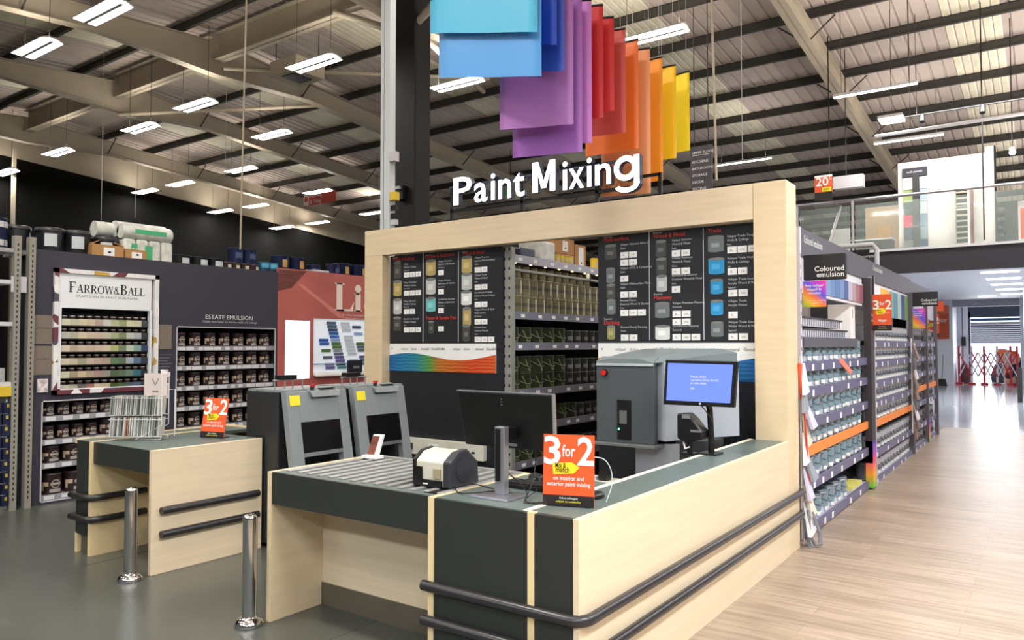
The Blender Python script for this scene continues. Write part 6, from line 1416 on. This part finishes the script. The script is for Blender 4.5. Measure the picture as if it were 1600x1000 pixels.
# pelvis, knees, ankles, toes, chest, neck, head, arms
sk('body', [(0, 0, .95), (-.1, .0, .9), (-.13, .05, .5), (-.14, .08, .08), (-.2, -.04, .04), (.1, 0, .9), (.12, .12, .5), (.14, .16, .08), (.08, .02, .04),
   (-.14, -.05, 1.2), (-.34, -.1, 1.36), (-.46, -.14, 1.36), (-.56, -.16, 1.30), (-.34, -.28, 1.3), (-.36, -.34, 1.05), (-.42, -.36, .85), (-.34, .1, 1.3), (-.38, .14, 1.05), (-.46, .1, .86)],
   [(0, 1), (1, 2), (2, 3), (3, 4), (0, 5), (5, 6), (6, 7), (7, 8), (0, 9), (9, 10), (10, 11), (11, 12), (10, 13), (13, 14), (14, 15), (10, 16), (16, 17), (17, 18)],
   [.15, .1, .075, .05, .04, .1, .075, .05, .04, .15, .14, .06, .1, .06, .05, .04, .06, .05, .04], skn)
sk('jacket', [(-.02, 0, 1.0), (-.14, -.05, 1.2), (-.34, -.1, 1.36), (-.34, -.28, 1.3), (-.36, -.34, 1.07), (-.34, .1, 1.3), (-.38, .14, 1.07)], [(0, 1), (1, 2), (2, 3), (3, 4), (2, 5), (5, 6)], [.17, .185, .17, .085, .065, .085, .065], hv)
sk('trousers', [(0, 0, .95), (-.1, .0, .88), (-.13, .05, .5), (-.14, .08, .12), (.1, 0, .88), (.12, .12, .5), (.14, .16, .12)], [(0, 1), (1, 2), (2, 3), (0, 4), (4, 5), (5, 6)], [.165, .115, .09, .07, .115, .09, .07], trs)
sk('hair', [(-.55, -.16, 1.34), (-.58, -.16, 1.36)], [(0, 1)], [.105, .09], mat('dark_hair', (50, 36, 30), .7))
tag(MB().lathe([(.28, 0), (.32, .3), (.2, .7), (.1, .85)], mat('dark_sack', (50, 48, 56), .8), 10, (-1.75, 39.6, 0)).build('dark_sack'), 'dark sack on the ground beyond the barrier', 'sack')
tag(MB().lathe([(.2, 0), (.24, .3), (.14, .75), (.06, .9)], mat('clutter_maroon', (96, 60, 64), .8), 9, (-2.9, 37.6, 0)).build('stored_bundle'), 'dark reddish bundle behind the left end of the barrier', 'bundle')

# small warm lamps under the top shelf of the centre gondola
t = thing('shelf_lamp_strip', 'warm row of small spot lamps under the gondola top shelf', 'light', (GX-.12, 7.5, 2.55))
MB().box(GX-.14, GX-.10, 6.5, 9.2, 2.545, 2.555, galv).build('strip', t)
for k in range(9): MB().cyl((GX-.12, 6.6+k*.3, 2.545), (GX-.12, 6.6+k*.3, 2.53), .014, mat('warm_spot', (255, 220, 150), .4, emit=6), 8).build('lamp', t)
area('shelf_light', (GX-.02, 7.8, 2.52), .08, 2.6, 5, (1, .88, .66), (0, math.radians(-12), 0))

# green exit sign hanging far behind the lettering
p = at(797, 291, Y=20); gs_ = mat('exit_green', (40, 150, 84), .5, emit=.3)
t = thing('exit_sign', 'small green exit sign seen through the gap between Paint and Mixing', 'sign', (p.x, 20, p.z))
MB().box(p.x-.3, p.x+.3, 20, 20.05, p.z-.28, p.z+.28, gs_).build('panel', t)
mb = MB().cyl((p.x-.05, 19.99, p.z+.16), (p.x-.05, 20.0, p.z+.16), .045, white, 10)
mb.prism([(p.x-.12, 19.99, p.z-.14), (p.x-.02, 19.99, p.z-.02), (p.x-.06, 19.99, p.z+.1), (p.x+.02, 19.99, p.z+.1), (p.x+.06, 19.99, p.z-.03), (p.x+.1, 19.99, p.z-.16), (p.x+.04, 19.99, p.z-.16), (p.x, 19.99, p.z-.07), (p.x-.08, 19.99, p.z-.18)], (0, .01, 0), white)
mb.box(p.x+.14, p.x+.26, 19.99, 20, p.z-.2, p.z+.2, white).build('pictogram', t)
MB().cyl((p.x, 20.02, p.z+.28), (p.x, 20.02, roofz(20)-.01), .012, black, 5).build('hanger', t)
